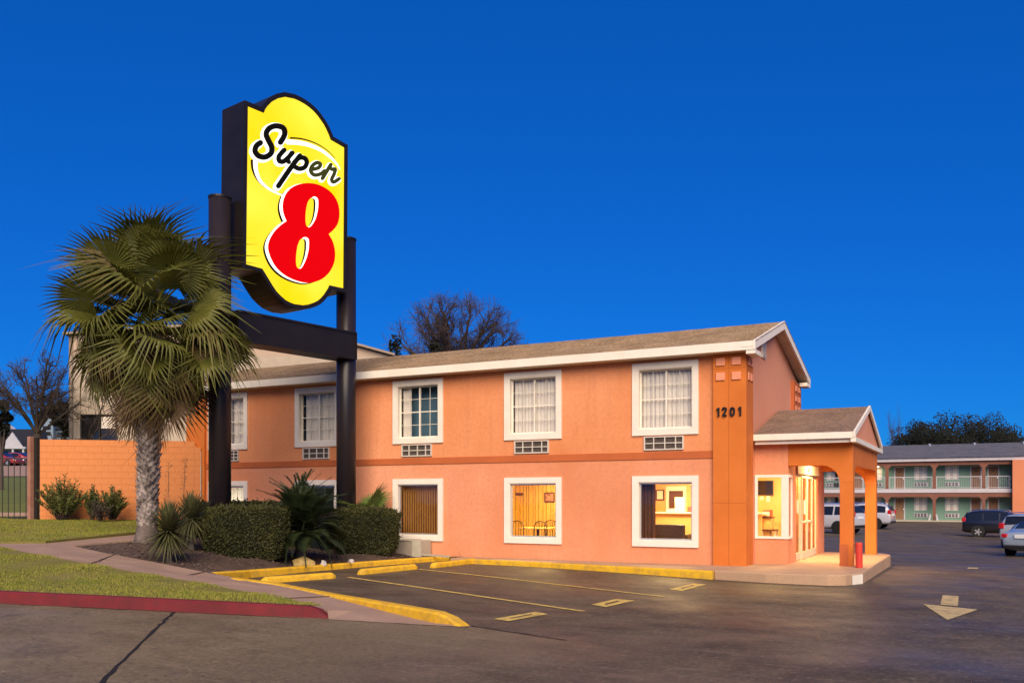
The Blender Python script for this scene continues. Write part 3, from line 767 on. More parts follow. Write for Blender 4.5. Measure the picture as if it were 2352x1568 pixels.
def pleats(mb, x0, x1, z0, z1, y, amp, waves, seed=0, drop=0):
    r = random.Random(seed); n = int(waves * 6); ph = r.uniform(0, 6)
    for i in range(n + 1):
        t = i / n; yy = y + amp * math.sin(t * waves * 6.283 + ph + .8 * math.sin(t * 9 + ph)); o = len(mb.v)
        mb.v += [(x0 + (x1 - x0) * t, yy, z0), (x0 + (x1 - x0) * t, yy, z1)]
        if i: mb.f.append((o - 2, o, o + 1, o - 1))
def window(xc, z0, z1, upper, k):
    a, b = xc - WW/2, xc + WW/2
    mb = MB()
    yo = -.045
    for (x0, x1, c, d) in ((a, b, z1 - TR, z1), (a, b, z0, z0 + TR), (a, a + TR, z0 + TR, z1 - TR), (b - TR, b, z0 + TR, z1 - TR)):
        mb.box(x0, x1, yo, .0, c, d)
    w = mb.build('window', M['white'] if upper else M['white_cool'], B)
    a += TR; b -= TR; z0 += TR; z1 -= TR
    # lining of the reveal
    t = .02; mb = MB()
    for (x0, x1, c, d) in ((a, b, z1 - t, z1), (a, b, z0, z0 + t), (a, a + t, z0 + t, z1 - t), (b - t, b, z0 + t, z1 - t)): mb.box(x0, x1, -.03, .16, c, d)
    mb.build('reveal', M['white'] if upper else M['white_cool'], w)
    a += t; b -= t; z0 += t; z1 -= t
    y = .11 if upper else .07
    t = .035; mb = MB()
    for (x0, x1, c, d) in ((a, b, z1 - t, z1), (a, b, z0, z0 + t), (a, a + t, z0 + t, z1 - t), (b - t, b, z0 + t, z1 - t)): mb.box(x0, x1, y - .02, y + .03, c, d)
    if upper or k == 4:
        mb.box(xc - .022, xc + .022, y - .022, y + .03, z0 + t, z1 - t)
    mb.build('frame', M['metal_trim'] if not upper else M['white'], w)
    if upper or k == 4:
        zm = (z0 + z1) / 2
        for z in ((z0 * .75 + z1 * .25), zm, (z0 * .25 + z1 * .75)):
            hw = .014 if z == zm else .006
            for (p, q) in ((a + t, xc - .022), (xc + .022, b - t)): MB().box(p, q, y - .012, y + .012, z - hw, z + hw).build('muntin', M['white'], w)
        for x in ((a + xc) / 2, (b + xc) / 2): MB().box(x - .006, x + .006, y - .010, y + .010, z0 + t, z1 - t).build('muntin', M['white'], w)
    MB().add([(a, y, z0), (b, y, z0), (b, y, z1), (a, y, z1)], [(0, 1, 2, 3)]).build('pane', M['glass_up'] if upper else M['glass'], w, recalc=False)
    if upper:
        if k == 2:
            for p, q, s in ((a, a + .30, 1), (b - .14, b, 2)):
                mb = MB(); pleats(mb, p, q, z0, z1, y + .13, .025, 4 if s == 1 else 2, s); mb.build('curtain', M['curtain'], w, smooth=True, recalc=False)
        else:
            mb = MB(); gp_ = {1: (.0, .02, .02), 3: (.05, .0, .02), 4: (.0, -.01, .03)}.get(k, (-.05, .02, -.02)); pleats(mb, a + gp_[0], xc + gp_[1], z0 - .02, z1, y + .12, .028, 7, k); pleats(mb, xc + gp_[2], b + .05, z0 - .02, z1, y + .12, .028, 7, k + 9)
            mb.build('curtain', M['curtain'], w, smooth=True, recalc=False)
        MB().box(a - .1, b + .1, y + .45, y + .47, z0 - .1, z1 + .04).build('room_behind', M['room_blue_lit'] if k == 2 else M['dark_interior'], w)
        # through-wall air conditioner grille
        ax0, ax1, az0, az1 = xc - .54, xc + .48, 2.93, 3.27
        ac = MB()
        for (x0, x1, c, d) in ((ax0, ax1, az1 - .025, az1), (ax0, ax1, az0, az0 + .03), (ax0, ax0 + .03, az0 + .03, az1 - .025), (ax1 - .03, ax1, az0 + .03, az1 - .025)): ac.box(x0, x1, -.05, .0, c, d)
        ac = ac.build('air_conditioner', M['grille'], B)
        MB().box(ax0 + .03, ax1 - .03, -.012, .0, az0 + .03, az1 - .025).build('louvre', M['grille_dark'], ac)
        nc, nr_ = (4, 2) if k < 4 else (4, 3)
        cuts = (.25, .53, .80)
        for c in cuts: MB().box(ax0 + (ax1 - ax0) * c - .011, ax0 + (ax1 - ax0) * c + .011, -.044, -.012, az0 + .03, az1 - .025).build('bar', M['grille'], ac)
        for j in range(1, nr_): MB().box(ax0 + .03, ax1 - .03, -.040, -.014, az0 + (az1 - az0) * j / nr_ - .011, az0 + (az1 - az0) * j / nr_ + .011).build('bar', M['grille'], ac)
    return w, (a, b, z0, z1)
for k, x in enumerate(WX):
    window(x, UP0, UP1, True, k)
    w, (a, b, z0, z1) = window(x, LO0, LO1, False, k)
    if k == 2:                                     # closed vertical blinds
        n = 17
        for i in range(n):
            xx = a + (b - a) * (i + .5) / n; mb = MB(); mb.obox((xx, .24, (z0 + z1) / 2), Vector((math.cos(.35), math.sin(.35), 0)), Vector((-math.sin(.35), math.cos(.35), 0)), Vector((0, 0, 1)), .021, .0015, (z1 - z0) / 2)
            mb.build('blind_slat', M['blind'], w)
    if k >= 3:
        mb = MB(); pleats(mb, a, b, z0, z1, .30, .02, 10, k); mb.build('curtain', M['curtain'], w, smooth=True, recalc=False)

# roof: decks, shingle courses, fascia, rakes, soffit
RX0, RX1, EY0, EY1, RY, EZ, RZ = -17.9, 1.08, -.36, 7.1, 3.1, 5.42, 6.45
def roof_slope(mb, x0, x1, p_eave, p_ridge, courses, tab, seed, th=.018):
    r = random.Random(seed); pe, pr = Vector((0, *p_eave)), Vector((0, *p_ridge)); dv = pr - pe; nrm = dv.normalized().cross(Vector((1, 0, 0)))
    if nrm.z < 0: nrm = -nrm
    for c in range(courses):
        t0, t1 = c / courses, min(1.0, (c + 1.35) / courses)
        x = x0
        while x < x1 - .01:
            w = tab * r.uniform(.7, 1.3); xe = min(x1, x + w); j = r.uniform(-.06, .06) / courses; l = th * r.uniform(.7, 1.6)
            a = pe + dv * max(0, t0 + j) + nrm * l; b = pe + dv * t1 + nrm * .002; a0 = pe + dv * max(0, t0 + j)
            X = Vector((1, 0, 0)); g = .004
            mb.add([a + X*(x+g), a + X*(xe-g), b + X*(xe-g), b + X*(x+g), a0 + X*(x+g), a0 + X*(xe-g)], [(0, 1, 2, 3), (4, 5, 1, 0), (4, 0, 3), (5, 2, 1)])
            x = xe
mb = MB()
mb.prism([(RX0, EY0, EZ - .03), (RX0, RY, RZ - .03), (RX0, RY, RZ - .12), (RX0, EY0, EZ - .12)], (RX1 - RX0 - .053, 0, 0))
mb.prism([(RX0, EY1, EZ - .03), (RX0, RY + .002, RZ - .03), (RX0, RY + .002, RZ - .12), (RX0, EY1, EZ - .12)], (RX1 - RX0 - .053, 0, 0))
rf = mb.build('roof', M['shingle'], B)
mb = MB(); roof_slope(mb, RX0, RX1 + .015, (EY0 - .02, EZ - .03), (RY, RZ - .02), 26, .30, 5); sh = mb.build('shingles', M['shingle'], rf, recalc=False, kind='stuff')
mb = MB(); roof_slope(mb, RX0, RX1 + .015, (EY1, EZ - .03), (RY, RZ - .02), 20, .6, 6); mb.build('shingles', M['shingle'], rf, recalc=False, kind='stuff')
mb = MB(); r = random.Random(4); x = RX0
while x < RX1 - .0:
    xe = min(RX1 + .016, x + .3); l = r.uniform(.0, .006); mb.prism([(x + .004, RY - .13, RZ - .055 + l), (x + .004, RY, RZ - .012 + l), (x + .004, RY + .13, RZ - .055 + l), (x + .004, RY, RZ - .03 + l)], (xe - x - .008, 0, 0)); x = xe
mb.build('ridge_cap', M['shingle'], rf)
MB().box(RX0, RX1 - .05, EY0 - .045, EY0 - .005, 5.19, 5.40).build('fascia', M['white'], rf, bevel=.006)
MB().box(RX0, RX1 - .05, EY0 - .004, -.002, 5.185, 5.20).build('soffit', M['soffit'], rf)
MB().box(RX0, RX1 - .05, BY1 + .002, EY1, 5.185, 5.20).build('soffit', M['soffit'], rf)
MB().box(RX0, RX1 - .05, EY1 + .005, EY1 + .045, 5.19, 5.40).build('fascia', M['white'], rf, bevel=.006)
for y0, s in ((EY0 - .05, 1), (EY1 + .05, -1)):
    MB().prism([(RX1 - .05, y0, EZ - .23), (RX1 - .05, y0, EZ - .01), (RX1 - .05, RY, RZ + .005), (RX1 - .05, RY, RZ - .215)], (.05, 0, 0)).build('rake_board', M['white_cool'], rf, bevel=.005)
    MB().box(.86, RX1 - .002, min(y0 + .02 * s, y0 + .62 * s), max(y0 + .02 * s, y0 + .62 * s), 5.10, 5.21).build('cornice_return', M['white_cool'], rf, bevel=.006)
    MB().prism([(BX1 + .002, y0, EZ - .16), (BX1 + .002, RY, RZ - .14), (RX1 - .052, RY, RZ - .14), (RX1 - .052, y0, EZ - .16)], (0, 0, .012)).build('rake_soffit', M['soffit'], rf)
vn = MB().box(BX1, BX1 + .04, 1.72, 2.18, 5.32, 5.85).build('gable_vent', M['white_cool'], B, bevel=.008)
for i in range(7): MB().beam((BX1 + .045, 1.77, 5.37 + i * .065), (BX1 + .045, 2.13, 5.37 + i * .065), .05, .008, Vector((.5, 0, .8)).normalized()).build('slat', M['white_cool'], vn)
# inner floors, so no daylight leaks through
MB().box(BX0 + .2, BX1 - .2, .2, BY1 - .2, 2.72, 2.80).build('upper_floor', M['dark_interior'], B)
MB().box(BX0 + .2, BX1 - .2, .2, BY1 - .2, 5.12, 5.17).build('loft_floor', M['dark_interior'], B)

# ------------------------------------------------------------------ entrance wing and portico (part of the building)
VX1, VY0, VY1 = 1.56, 1.0, 6.6
ft = SWT + .006
mb = MB(); wall_holes(mb, BX1 + .002, VX1, ft - .1, 3.135, [(.80, 1.50, .75, 2.30)], lambda u, v, w: (u, VY0 + w, v), .08)
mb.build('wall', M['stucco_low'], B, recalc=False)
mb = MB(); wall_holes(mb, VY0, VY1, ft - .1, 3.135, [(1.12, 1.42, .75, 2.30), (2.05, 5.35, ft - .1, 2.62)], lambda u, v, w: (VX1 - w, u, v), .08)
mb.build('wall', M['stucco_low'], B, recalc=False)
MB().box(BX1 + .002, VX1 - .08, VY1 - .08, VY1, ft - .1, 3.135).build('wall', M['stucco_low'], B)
mb = MB()
for (x0, x1, c, d) in ((.76, 1.575, 2.24, 2.31), (.76, 1.575, .74, .80), (.76, .83, .80, 2.24), (1.40, 1.575, .80, 2.24)): mb.box(x0, x1, VY0 - .03, VY0 + .03, c, d)
w = mb.build('window', M['white_cool'], B, bevel=.006)
mb = MB()
for (c, d, e, f_) in ((1.03, 1.46, 2.24, 2.31), (1.03, 1.46, .74, .80), (1.40, 1.46, .80, 2.24)): mb.box(VX1 - .02, VX1 + .025, c, d, e, f_)
mb.build('side_frame', M['white_cool'], w)
MB().add([(.83, VY0 + .01, .8), (1.40, VY0 + .01, .8), (1.40, VY0 + .01, 2.24), (.83, VY0 + .01, 2.24)], [(0, 1, 2, 3)]).build('pane', M['glass'], w, recalc=False)
MB().add([(VX1 - .01, 1.04, .8), (VX1 - .01, 1.40, .8), (VX1 - .01, 1.40, 2.24), (VX1 - .01, 1.04, 2.24)], [(0, 1, 2, 3)]).build('pane', M['glass'], w, recalc=False)
# automatic sliding door
M['door_frame'] = mat('door_frame', (.72, .62, .44), .45, (.66, .56, .40), 3)
D0, D1, DZ = 2.05, 5.35, 2.36
dr = MB().box(VX1 - .10, VX1 + .05, D0, D1, DZ, 2.62).build('sliding_door', M['door_frame'], B, bevel=.01)
MB().lathe((VX1 + .055, 3.6, 2.49), [(.0, -.0), (.05, .0), (.05, .02), (.0, .03)], 12, 'x').build('sensor', M['black_plastic'], dr)
n = 4
for i in range(n):
    y0 = D0 + (D1 - D0) * i / n + .01; y1 = D0 + (D1 - D0) * (i + 1) / n - .01; xo = VX1 - .05 + (.035 if i in (1, 2) else 0)
    mb = MB()
    for (c, d, e, f_) in ((y0, y1, DZ - .09, DZ - .005), (y0, y1, ft + .01, ft + .20), (y0, y0 + .075, ft + .20, DZ - .09), (y1 - .075, y1, ft + .20, DZ - .09)): mb.box(xo - .02, xo + .02, c, d, e, f_)
    if i in (1, 2): mb.box(xo - .018, xo + .022, y0 + .075, y1 - .075, 1.08, 1.14)
    lf = mb.build('door_leaf', M['door_frame'], dr, bevel=.004); 
    MB().add([(xo, y0 + .07, ft + .19), (xo, y1 - .07, ft + .19), (xo, y1 - .07, DZ - .08), (xo, y0 + .07, DZ - .08)], [(0, 1, 2, 3)]).build('door_glass', M['glass'], dr, recalc=False)
MB().box(VX1 - .024, VX1 - .018, 2.28, 2.52, 1.35, 1.70).build('door_notice', M['paper'], dr)
MB().box(VX1 + .02, VX1 + .026, 3.02, 3.28, 1.32, 1.68).build('door_notice', M['paper'], dr)
# portico
pt = MB()
CW = .30; PX0, PX1, PY0, PY1 = VX1, 3.05, 1.0, 6.45; BZ0, BZ1 = 2.52, 3.13
def arch_beam(mb, a, b, inward, colA, colB, th):
    """beam from a to b (2d), z BZ0..BZ1, quarter-round haunches of radius rr where a column stands; th vector = thickness"""
    rr = .42; L = (Vector(b) - Vector(a)).length; t = (Vector(b) - Vector(a)) / L
    pts = [(0, BZ1), (L, BZ1)]
    if colB: pts += [(L, BZ0 - rr)] + [(L - CW, BZ0 - rr)] + [(L - CW - rr + rr * math.cos(x), BZ0 - rr + rr * math.sin(x)) for x in [R(v) for v in range(10, 91, 10)]]
    else: pts += [(L, BZ0)]
    if colA: pts += [(CW + rr - rr * math.cos(x), BZ0 - rr + rr * math.sin(x)) for x in [R(v) for v in range(90, 9, -10)]] + [(CW, BZ0 - rr), (0, BZ0 - rr)]
    else: pts += [(0, BZ0)]
    mb.prism([(a[0] + t.x * s, a[1] + t.y * s, z) for s, z in pts], (th[0], th[1], 0))
mb = MB(); arch_beam(mb, (PX0 + .002, PY0), (PX1, PY0), None, False, True, (0, CW)); mb.build('beam', M['pilaster'], B, bevel=.006)
mb = MB(); arch_beam(mb, (PX1 - .002, PY0 + CW + .001), (PX1 - .002, PY1 - CW - .001), None, False, False, (-CW + .004, 0))
mb.build('beam', M['pilaster'], B, bevel=.006)
for y, s in ((PY0 + CW + .001, 1), (PY1 - CW - .001, -1)):       # haunches of the long side
    rr = .42; P = [(PX1 - .003, y, BZ0 - .001), (PX1 - .003, y, BZ0 - rr)] + [(PX1 - .003, y + s * (rr - rr * math.cos(R(v))), BZ0 - rr + rr * math.sin(R(v))) for v in range(10, 90, 10)] + [(PX1 - .003, y + s * rr, BZ0 - .001)]
    MB().prism(P, (-CW + .006, 0, 0)).build('haunch', M['pilaster'], B)
mb = MB(); arch_beam(mb, (PX0 + .002, PY1 - CW), (PX1, PY1 - CW), None, False, True, (0, CW)); mb.build('beam', M['pilaster'], B, bevel=.006)
for y in (PY0, PY1 - CW):
    cl = MB().box(PX1 - CW, PX1, y, y + CW, ft - .02, BZ0 - .42).build('column', M['pilaster'], B, bevel=.012)
    if y == PY0: MB().box(PX1 - CW - .004, PX1 - .10, y - .004, y + .2, ft, ft + .52).build('repaint_patch', M['band'], cl)
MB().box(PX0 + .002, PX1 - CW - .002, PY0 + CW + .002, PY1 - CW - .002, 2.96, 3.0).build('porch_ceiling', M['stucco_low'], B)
QX0, QX1, QY0, QY1, QR, QE, QZ = BX1 + .06, 3.14, .64, 6.85, 3.75, 3.30, 4.16
mb = MB()
mb.prism([(QX0, QY0, QE - .03), (QX0, QR, QZ - .03), (QX0, QR, QZ - .1), (QX0, QY0, QE - .1)], (QX1 - QX0 - .06, 0, 0))
mb.prism([(QX0, QY1, QE - .03), (QX0, QR + .002, QZ - .03), (QX0, QR + .002, QZ - .1), (QX0, QY1, QE - .1)], (QX1 - QX0 - .06, 0, 0))
pr = mb.build('portico_roof', M['shingle_red'], B)
mb = MB(); roof_slope(mb, QX0, QX1 + .01, (QY0 - .03, QE - .03), (QR, QZ - .02), 20, .26, 7); mb.build('shingles', M['shingle_red'], pr, recalc=False, kind='stuff')
mb = MB(); roof_slope(mb, QX0, QX1 + .01, (QY1, QE - .03), (QR, QZ - .02), 16, .5, 8); mb.build('shingles', M['shingle_red'], pr, recalc=False, kind='stuff')
MB().box(QX0, QX1 - .045, QY0 - .045, QY0 - .005, QE - .17, QE - .02).build('fascia', M['white'], pr, bevel=.005)
MB().box(QX0 + .02, QX1 - .12, QY0 + .05, QY0 + .09, QE - .262, QE - .175).build('frieze', M['white'], pr, bevel=.004)
MB().box(QX0, QX1 - .12, QY0, PY0 - .002, QE - .176, QE - .172).build('soffit', M['white'], pr)
for y0 in (QY0 - .05, QY1 + .05):
    MB().prism([(QX1 - .04, y0, QE - .15), (QX1 - .04, y0, QE - .01), (QX1 - .04, QR, QZ + .005), (QX1 - .04, QR, QZ - .13)], (.05, 0, 0)).build('rake_board', M['white'], pr, bevel=.005)
MB().box(QX1 - .10, QX1 + .02, QY0 - .03, QY1 + .03, QE - .262, QE - .145).build('gable_cornice', M['white'], pr, bevel=.006)
MB().prism([(QX1 - .08, QY0 + .1, QE - .15), (QX1 - .08, QY1 - .1, QE - .15), (QX1 - .08, QR, QZ - .07)], (-.05, 0, 0)).build('gable_panel', M['stucco_end'], pr)
MB().box(PX0, QX1 - .1, PY1 + .002, QY1 + .04, QE - .17, QE - .02).build('fascia', M['white'], pr)
pll = MB().lathe((2.2, 3.6, 2.90), [(.0, .06), (.13, .06), (.13, .02), (.09, .0), (.0, .0)], 16).build('porch_lamp', M['lamp_glow'], B)
def lamp(name, loc, e, col, size=.25, down=True):
    l = bpy.data.lights.new(name, 'AREA'); l.energy = e; l.color = col; l.shape = 'DISK'; l.size = size
    o = bpy.data.objects.new(name, l); COL.objects.link(o); o.location = loc
    return o
lamp('porch_lamp_light', (2.2, 3.6, 2.88), 150, (1.0, .66, .30), .26)

# ------------------------------------------------------------------ rooms behind the ground floor windows
rm = MB(); rm.box(-7.0, .56, .2, 6.6, .10, .14); rm.build('room_floor', M['floor_in'], B)
MB().box(-7.0, .54, .205, 6.5, 2.66, 2.70).box(.55, VX1 - .1, 1.1, 6.5, 2.66, 2.70).build('room_ceiling', M['white'], B)
MB().box(-3.36, -3.28, .21, 4.6, .14, 2.66).build('partition', M['wall_in'], B)
LBY = 3.9
MB().box(-3.28, .90, LBY, LBY + .06, .14, 2.66).build('lobby_wall', M['wall_in'], B)
MB().box(.86, .92, LBY + .06, 6.4, .14, 2.66).build('lobby_wall', M['wall_in'], B)
DBY = 3.1
MB().box(-7.0, -3.37, DBY + .03, DBY + .08, .14, 2.66).build('dining_wall', M['slat_dark'], B)
dw = B.children[-1]
i = 0; x = -6.99; r = random.Random(12)
while x < -3.45:
    wd = r.choice((.05, .05, .09, .13)); MB().box(x, x + wd, DBY, DBY + .03, .14, 2.66).build('slat', M['slat_in'], dw); x += wd + .022
MB().box(-7.06, -7.0, .21, DBY, .14, 2.66).build('partition', M['slat_in'], B)
lamp('dining_ceiling_light', (-5.0, 1.7, 2.63), 135, (1.0, .70, .26), .7)
lamp('lobby_ceiling_light', (-1.4, 2.2, 2.63), 170, (1.0, .72, .33), .8)
lamp('lobby_ceiling_light', (1.05, 2.6, 2.63), 95, (1.0, .68, .24), .5)
lamp('lobby_ceiling_light', (1.25, 5.2, 2.63), 50, (1.0, .68, .26), .5)
lamp('room_light', (-8.5, 1.2, 2.3), 22, (1.0, .62, .2), .5)
pl_ = bpy.data.lights.new('room_light', 'POINT'); pl_.energy = 90; pl_.color = (1.0, .92, .66); pl_.shadow_soft_size = .15; po_ = bpy.data.objects.new('room_light', pl_); COL.objects.link(po_); po_.location = (WX[4], .95, 1.6)
def framed(name, x0, x1, z0, z1, y, m_in, label):
    t = thing(name, label, 'picture', ((x0 + x1) / 2, y, z0)); f_ = .03; mb = MB()
    for (a, b, c, d) in ((x0, x1, z1 - f_, z1), (x0, x1, z0, z0 + f_), (x0, x0 + f_, z0 + f_, z1 - f_), (x1 - f_, x1, z0 + f_, z1 - f_)): mb.box(a, b, y - .03, y, c, d)
    mb.build('frame', M['wood_dark'], t); MB().box(x0 + f_, x1 - f_, y - .012, y - .002, z0 + f_, z1 - f_).build('print', m_in, t); return t
def span(px0, px1, py0, py1, y):
    p, q = on_y(px0, py1, y), on_y(px1, py0, y); return p.x, q.x, p.z, q.z
framed('framed_certificate', *span(1507, 1526, 1124, 1148, LBY), LBY, M['paper'], 'small framed certificate on the orange lobby wall, dark frame')
framed('framed_notice', *span(1588, 1600, 1115, 1138, LBY), LBY, M['paper'], 'framed white notice at the right edge of the lobby window')
M['print_red'] = mat('print_red', (.22, .10, .07), .6, (.75, .35, .28), 7, 2)
framed('framed_picture', *span(1251, 1274, 1130, 1152.5, DBY), DBY, M['print_red'], 'small reddish framed picture on the yellow slatted dining room wall')
x0, x1, z0, z1 = span(1186 - 2, 1201, 1131.5, 1137, DBY); tag(MB().box(x0, x1, DBY - .02, DBY, z0, z1).build('wall_plaque', M['wood_dark'], bevel=.004), 'narrow dark plaque on the slatted dining room wall', 'plaque')
# lobby pass-through window in the back wall
x0, x1, z0, z1 = span(1530, 1577, 1116, 1174, LBY); t = .09; mb = MB()
for (a, b, c, d) in ((x0, x1, z1 - t * 1.5, z1), (x0, x1, z0, z0 + t), (x0, x0 + t, z0 + t, z1 - t * 1.5), (x1 - t, x1, z0 + t, z1 - t * 1.5)): mb.box(a, b, LBY - .05, LBY, c, d)
pw_ = mb.build('office_hatch', M['paper'], B, bevel=.006); MB().box(x0 + t, x1 - t, LBY - .008, LBY - .001, z0 + t, z1 - t * 1.5).build('hatch_glass', M['wood_dark'], pw_)
# counter
cx0 = on_y(1507, 1170, 2.9).x
t = thing('reception_counter', 'pale yellow reception counter in the lit lobby', 'counter', (-1.4, 3.0, .14))
MB().box(cx0, .55, 2.75, 2.80, .14, 1.30).build('front_panel', M['counter'], t); MB().box(cx0 - .04, .60, 2.70, 3.25, 1.30, 1.35).build('counter_top', M['paper'], t, bevel=.01)
p = on_y(1563, 1160, 3.0); tag(MB().box(p.x - .16, p.x + .12, 2.98, 3.0, 1.352, 1.76).build('card_stand', M['paper'], bevel=.006), 'white upright card standing on the reception counter', 'card')
p = on_y(1591, 1160, 3.0); tag(MB().box(p.x - .12, p.x + .2, 2.9, 3.1, 1.352, 1.50).build('red_box', M['red_thing'], bevel=.01), 'small red box on the reception counter', 'box')
p = on_y(1545, 1160, 3.0); tag(MB().box(p.x - .15, p.x + .12, 2.85, 3.05, 1.352, 1.42).build('paper_tray', M['paper'], bevel=.01), 'low pale paper tray on the reception counter', 'tray')
# brown drape at the side of the lobby window
a = WX[0] - WW/2 + TR; mb = MB(); pleats(mb, a - .1, a + .33, .14, 2.2, .34, .04, 4, 3)
dp = mb.build('drape', M['brown_drape'], smooth=True, recalc=False); tag(dp, 'dark brown drape hanging inside the lobby window', 'curtain')
# armchair, back to the window
ac = thing('armchair', 'dark brown leather armchair with its back to the lobby window', 'armchair', (on_y(1550, 1210, 1.5).x, 1.5, .14))
ax = on_y(1550, 1210, 1.5).x
MB().box(ax - .40, ax + .40, 1.0, 1.16, .45, 1.06).build('backrest', M['leather'], ac, bevel=.05); MB().box(ax - .30, ax + .30, 1.17, 1.75, .38, .58).build('seat', M['leather'], ac, bevel=.05)
for s in (-1, 1):
    MB().box(ax + s * .31 - (.12 if s < 0 else 0), ax + s * .31 + (.12 if s > 0 else 0), 1.17, 1.75, .36, .80).build('armrest', M['leather'], ac, bevel=.04)
    for y in (1.08, 1.68): MB().box(ax + s * .36 - .025, ax + s * .36 + .025, y - .025, y + .025, .14, .42).build('leg', M['wood_dark'], ac)
# dining chairs and tables
def din_chair(x, y, rz, label):
    c = thing('dining_chair', label, 'chair', (0, 0, 0), 'dining chairs')
    mb = MB(); P = [(-.2, 0, .45), (-.2, .02, .80), (-.15, .03, .92), (0, .035, .96), (.15, .03, .92), (.2, .02, .80), (.2, 0, .45)]; mb.tube(P, .016, 6); bk = mb.build('back_frame', M['wood_dark'], c, smooth=True)
    for k in range(4): MB().tube([(-.12 + k * .08, .005, .45), (-.12 + k * .08, .03, .92)], .008, 5).build('back_bar', M['wood_dark'], c)
    MB().box(-.21, .21, -.4, .02, .43, .48).build('seat', M['leather'], c, bevel=.02)
    for sx in (-.18, .18):
        for sy in (-.37, -.01): MB().tube([(sx, sy, 0), (sx, sy, .44)], .014, 6).build('leg', M['wood_dark'], c)
    c.location = (x, y, .14); c.rotation_euler = (0, 0, rz); return c
def din_table(x, y, label):
    t = thing('dining_table', label, 'table', (x, y, .14), 'dining tables')
    MB().box(x - .5, x + .5, y - .35, y + .35, .86, .90).build('table_top', M['counter'], t, bevel=.01)
    MB().tube([(x, y, .16), (x, y, .86)], .035, 10).build('pedestal', M['dark_metal'], t); MB().lathe((x, y, .14), [(.26, 0), (.26, .015), (.03, .03)], 16).build('base', M['dark_metal'], t); return t
din_table(-5.55, 1.7, 'dining table with yellow top between the rounded chairs'); din_table(-4.15, 2.0, 'dining table with yellow top near the framed picture')
for i, (x, y, rz, l) in enumerate(((-5.95, 1.15, 0.1, 'rounded-back dining chair beside the dark window jamb'), (-5.2, 1.12, -.05, 'wide rounded dining chair in the middle of the dining window'), (-5.5, 2.5, 3.1, 'dining chair on the slatted wall side of the table'), (-4.4, 1.35, 1.4, 'dining chair turned sideways beside the second table'), (-3.95, 2.75, 3.0, 'dining chair under the framed picture'))): din_chair(x, y, rz, l)
# wing window: TV, posters, side table with machine
x0, x1, z0, z1 = span(1738, 1777, 1103, 1136, LBY); tv = thing('television', 'dark flat television high on the yellow lobby wall', 'television', ((x0 + x1) / 2, LBY, z0))
MB().box(x0, x1, LBY - .07, LBY - .01, z0, z1).build('casing', M['tv'], tv, bevel=.01); MB().box(x0 + .03, x1 - .03, LBY - .074, LBY - .069, z0 + .03, z1 - .03).build('screen', M['car_glass'], tv)
for (a, b, c, d, l) in ((1745, 1754, 1137.5, 1148, 'yellowish leaflet pinned below the television'), (1760, 1769, 1137.5, 1152, 'white leaflet pinned below the television')):
    x0, x1, z0, z1 = span(a, b, c, d, LBY); tag(MB().box(x0, x1, LBY - .012, LBY - .002, z0, z1).build('leaflet', M['paper']), l, 'leaflet')
ct = thing('coffee_station', 'small yellow cabinet holding a red-trimmed machine inside the entrance window', 'cabinet', (on_y(1760, 1200, 3.3).x, 3.4, .14))
x0, x1, z0, z1 = span(1752, 1770, 1189, 1228, 3.3); MB().box(x0, x1, 3.25, 3.7, .14, z1).build('cabinet', M['counter'], ct); MB().box(x0 - .03, x1 + .03, 3.22, 3.72, z1, z1 + .03).build('top', M['wood_dark'], ct)
MB().box(x0, x1, 3.3, 3.6, z1 + .03, z1 + .22).build('machine', M['red_thing'], ct, bevel=.02); MB().box(x0 + .03, x1 - .03, 3.285, 3.30, z1 + .05, z1 + .17).build('panel', M['paper'], ct)
sd = thing('side_table', 'small pale side table with dark top beside the coffee cabinet', 'table', (.62, 3.3, .14))
MB().box(.45, .84, 3.1, 3.5, .86, .90).build('table_top', M['wood_dark'], sd)
for x in (.47, .79):
    for y in (3.12, 3.45): MB().box(x, x + .04, y, y + .04, .14, .86).build('leg', M['paper'], sd)
# bollard
bl = on_z(1973, 1303, ft); tag(MB().lathe((bl.x, bl.y, ft), [(.075, 0), (.08, .02), (.08, .55), (.07, .585), (.0, .59)], 20).build('bollard', M['red_bollard'], smooth=False), 'short red round bollard on the corner of the entrance slab', 'bollard')

# ------------------------------------------------------------------ pylon sign
SD = Vector((RT.x * .616 + FW.x * .788, RT.y * .616 + FW.y * .788, 0)).normalized()      # along the sign
SN = Vector((SD.y, -SD.x, 0))                                                            # out of the face
if SN.dot(CAM - from_cam(-7, 22)) < 0: SN = -SN
PL = at_d(505, 1145, 22.2); PL.z = 0
PR = PL + SD * 4.08
FP = PL + SN * .45                                           # a point on the face plane
UPV = Vector((0, 0, 1))
def onface(px, py, off=0.0): return on_plane(px, py, FP + SN * off, SN)
def uv(p): q = p - FP; return Vector((q.dot(SD), p.z))
def pt(u, v, off=0.0): return Vector((FP.x, FP.y, 0)) + SD * u + UPV * v + SN * off
SG = thing('pylon_sign', 'tall pylon sign with glowing yellow face, black script lettering and a big red 8', 'sign', (PL.x, PL.y, .3))
zt = lambda q: (470.4 + q[0] * .41, 188.2 + q[1] * .41)                      # zoomed reading -> photo pixels
face = [(240,138),(330,175),(338,155),(350,138),(375,112),(410,93),(450,85),(500,95),(530,108),(560,125),(585,143),(610,165),(632,190),(650,215),(667,240),(680,265),(693,293),(705,325),(780,368),(775,1155),(697,1138),(690,1155),(680,1170),(667,1190),(650,1210),(632,1225),(610,1236),(580,1246),(550,1250),(500,1243),(475,1233),(450,1220),(425,1198),(400,1172),(380,1143),(360,1110),(340,1077),(320,1045),(230,1020)]
FU = [uv(onface(*zt(q))) for q in face]
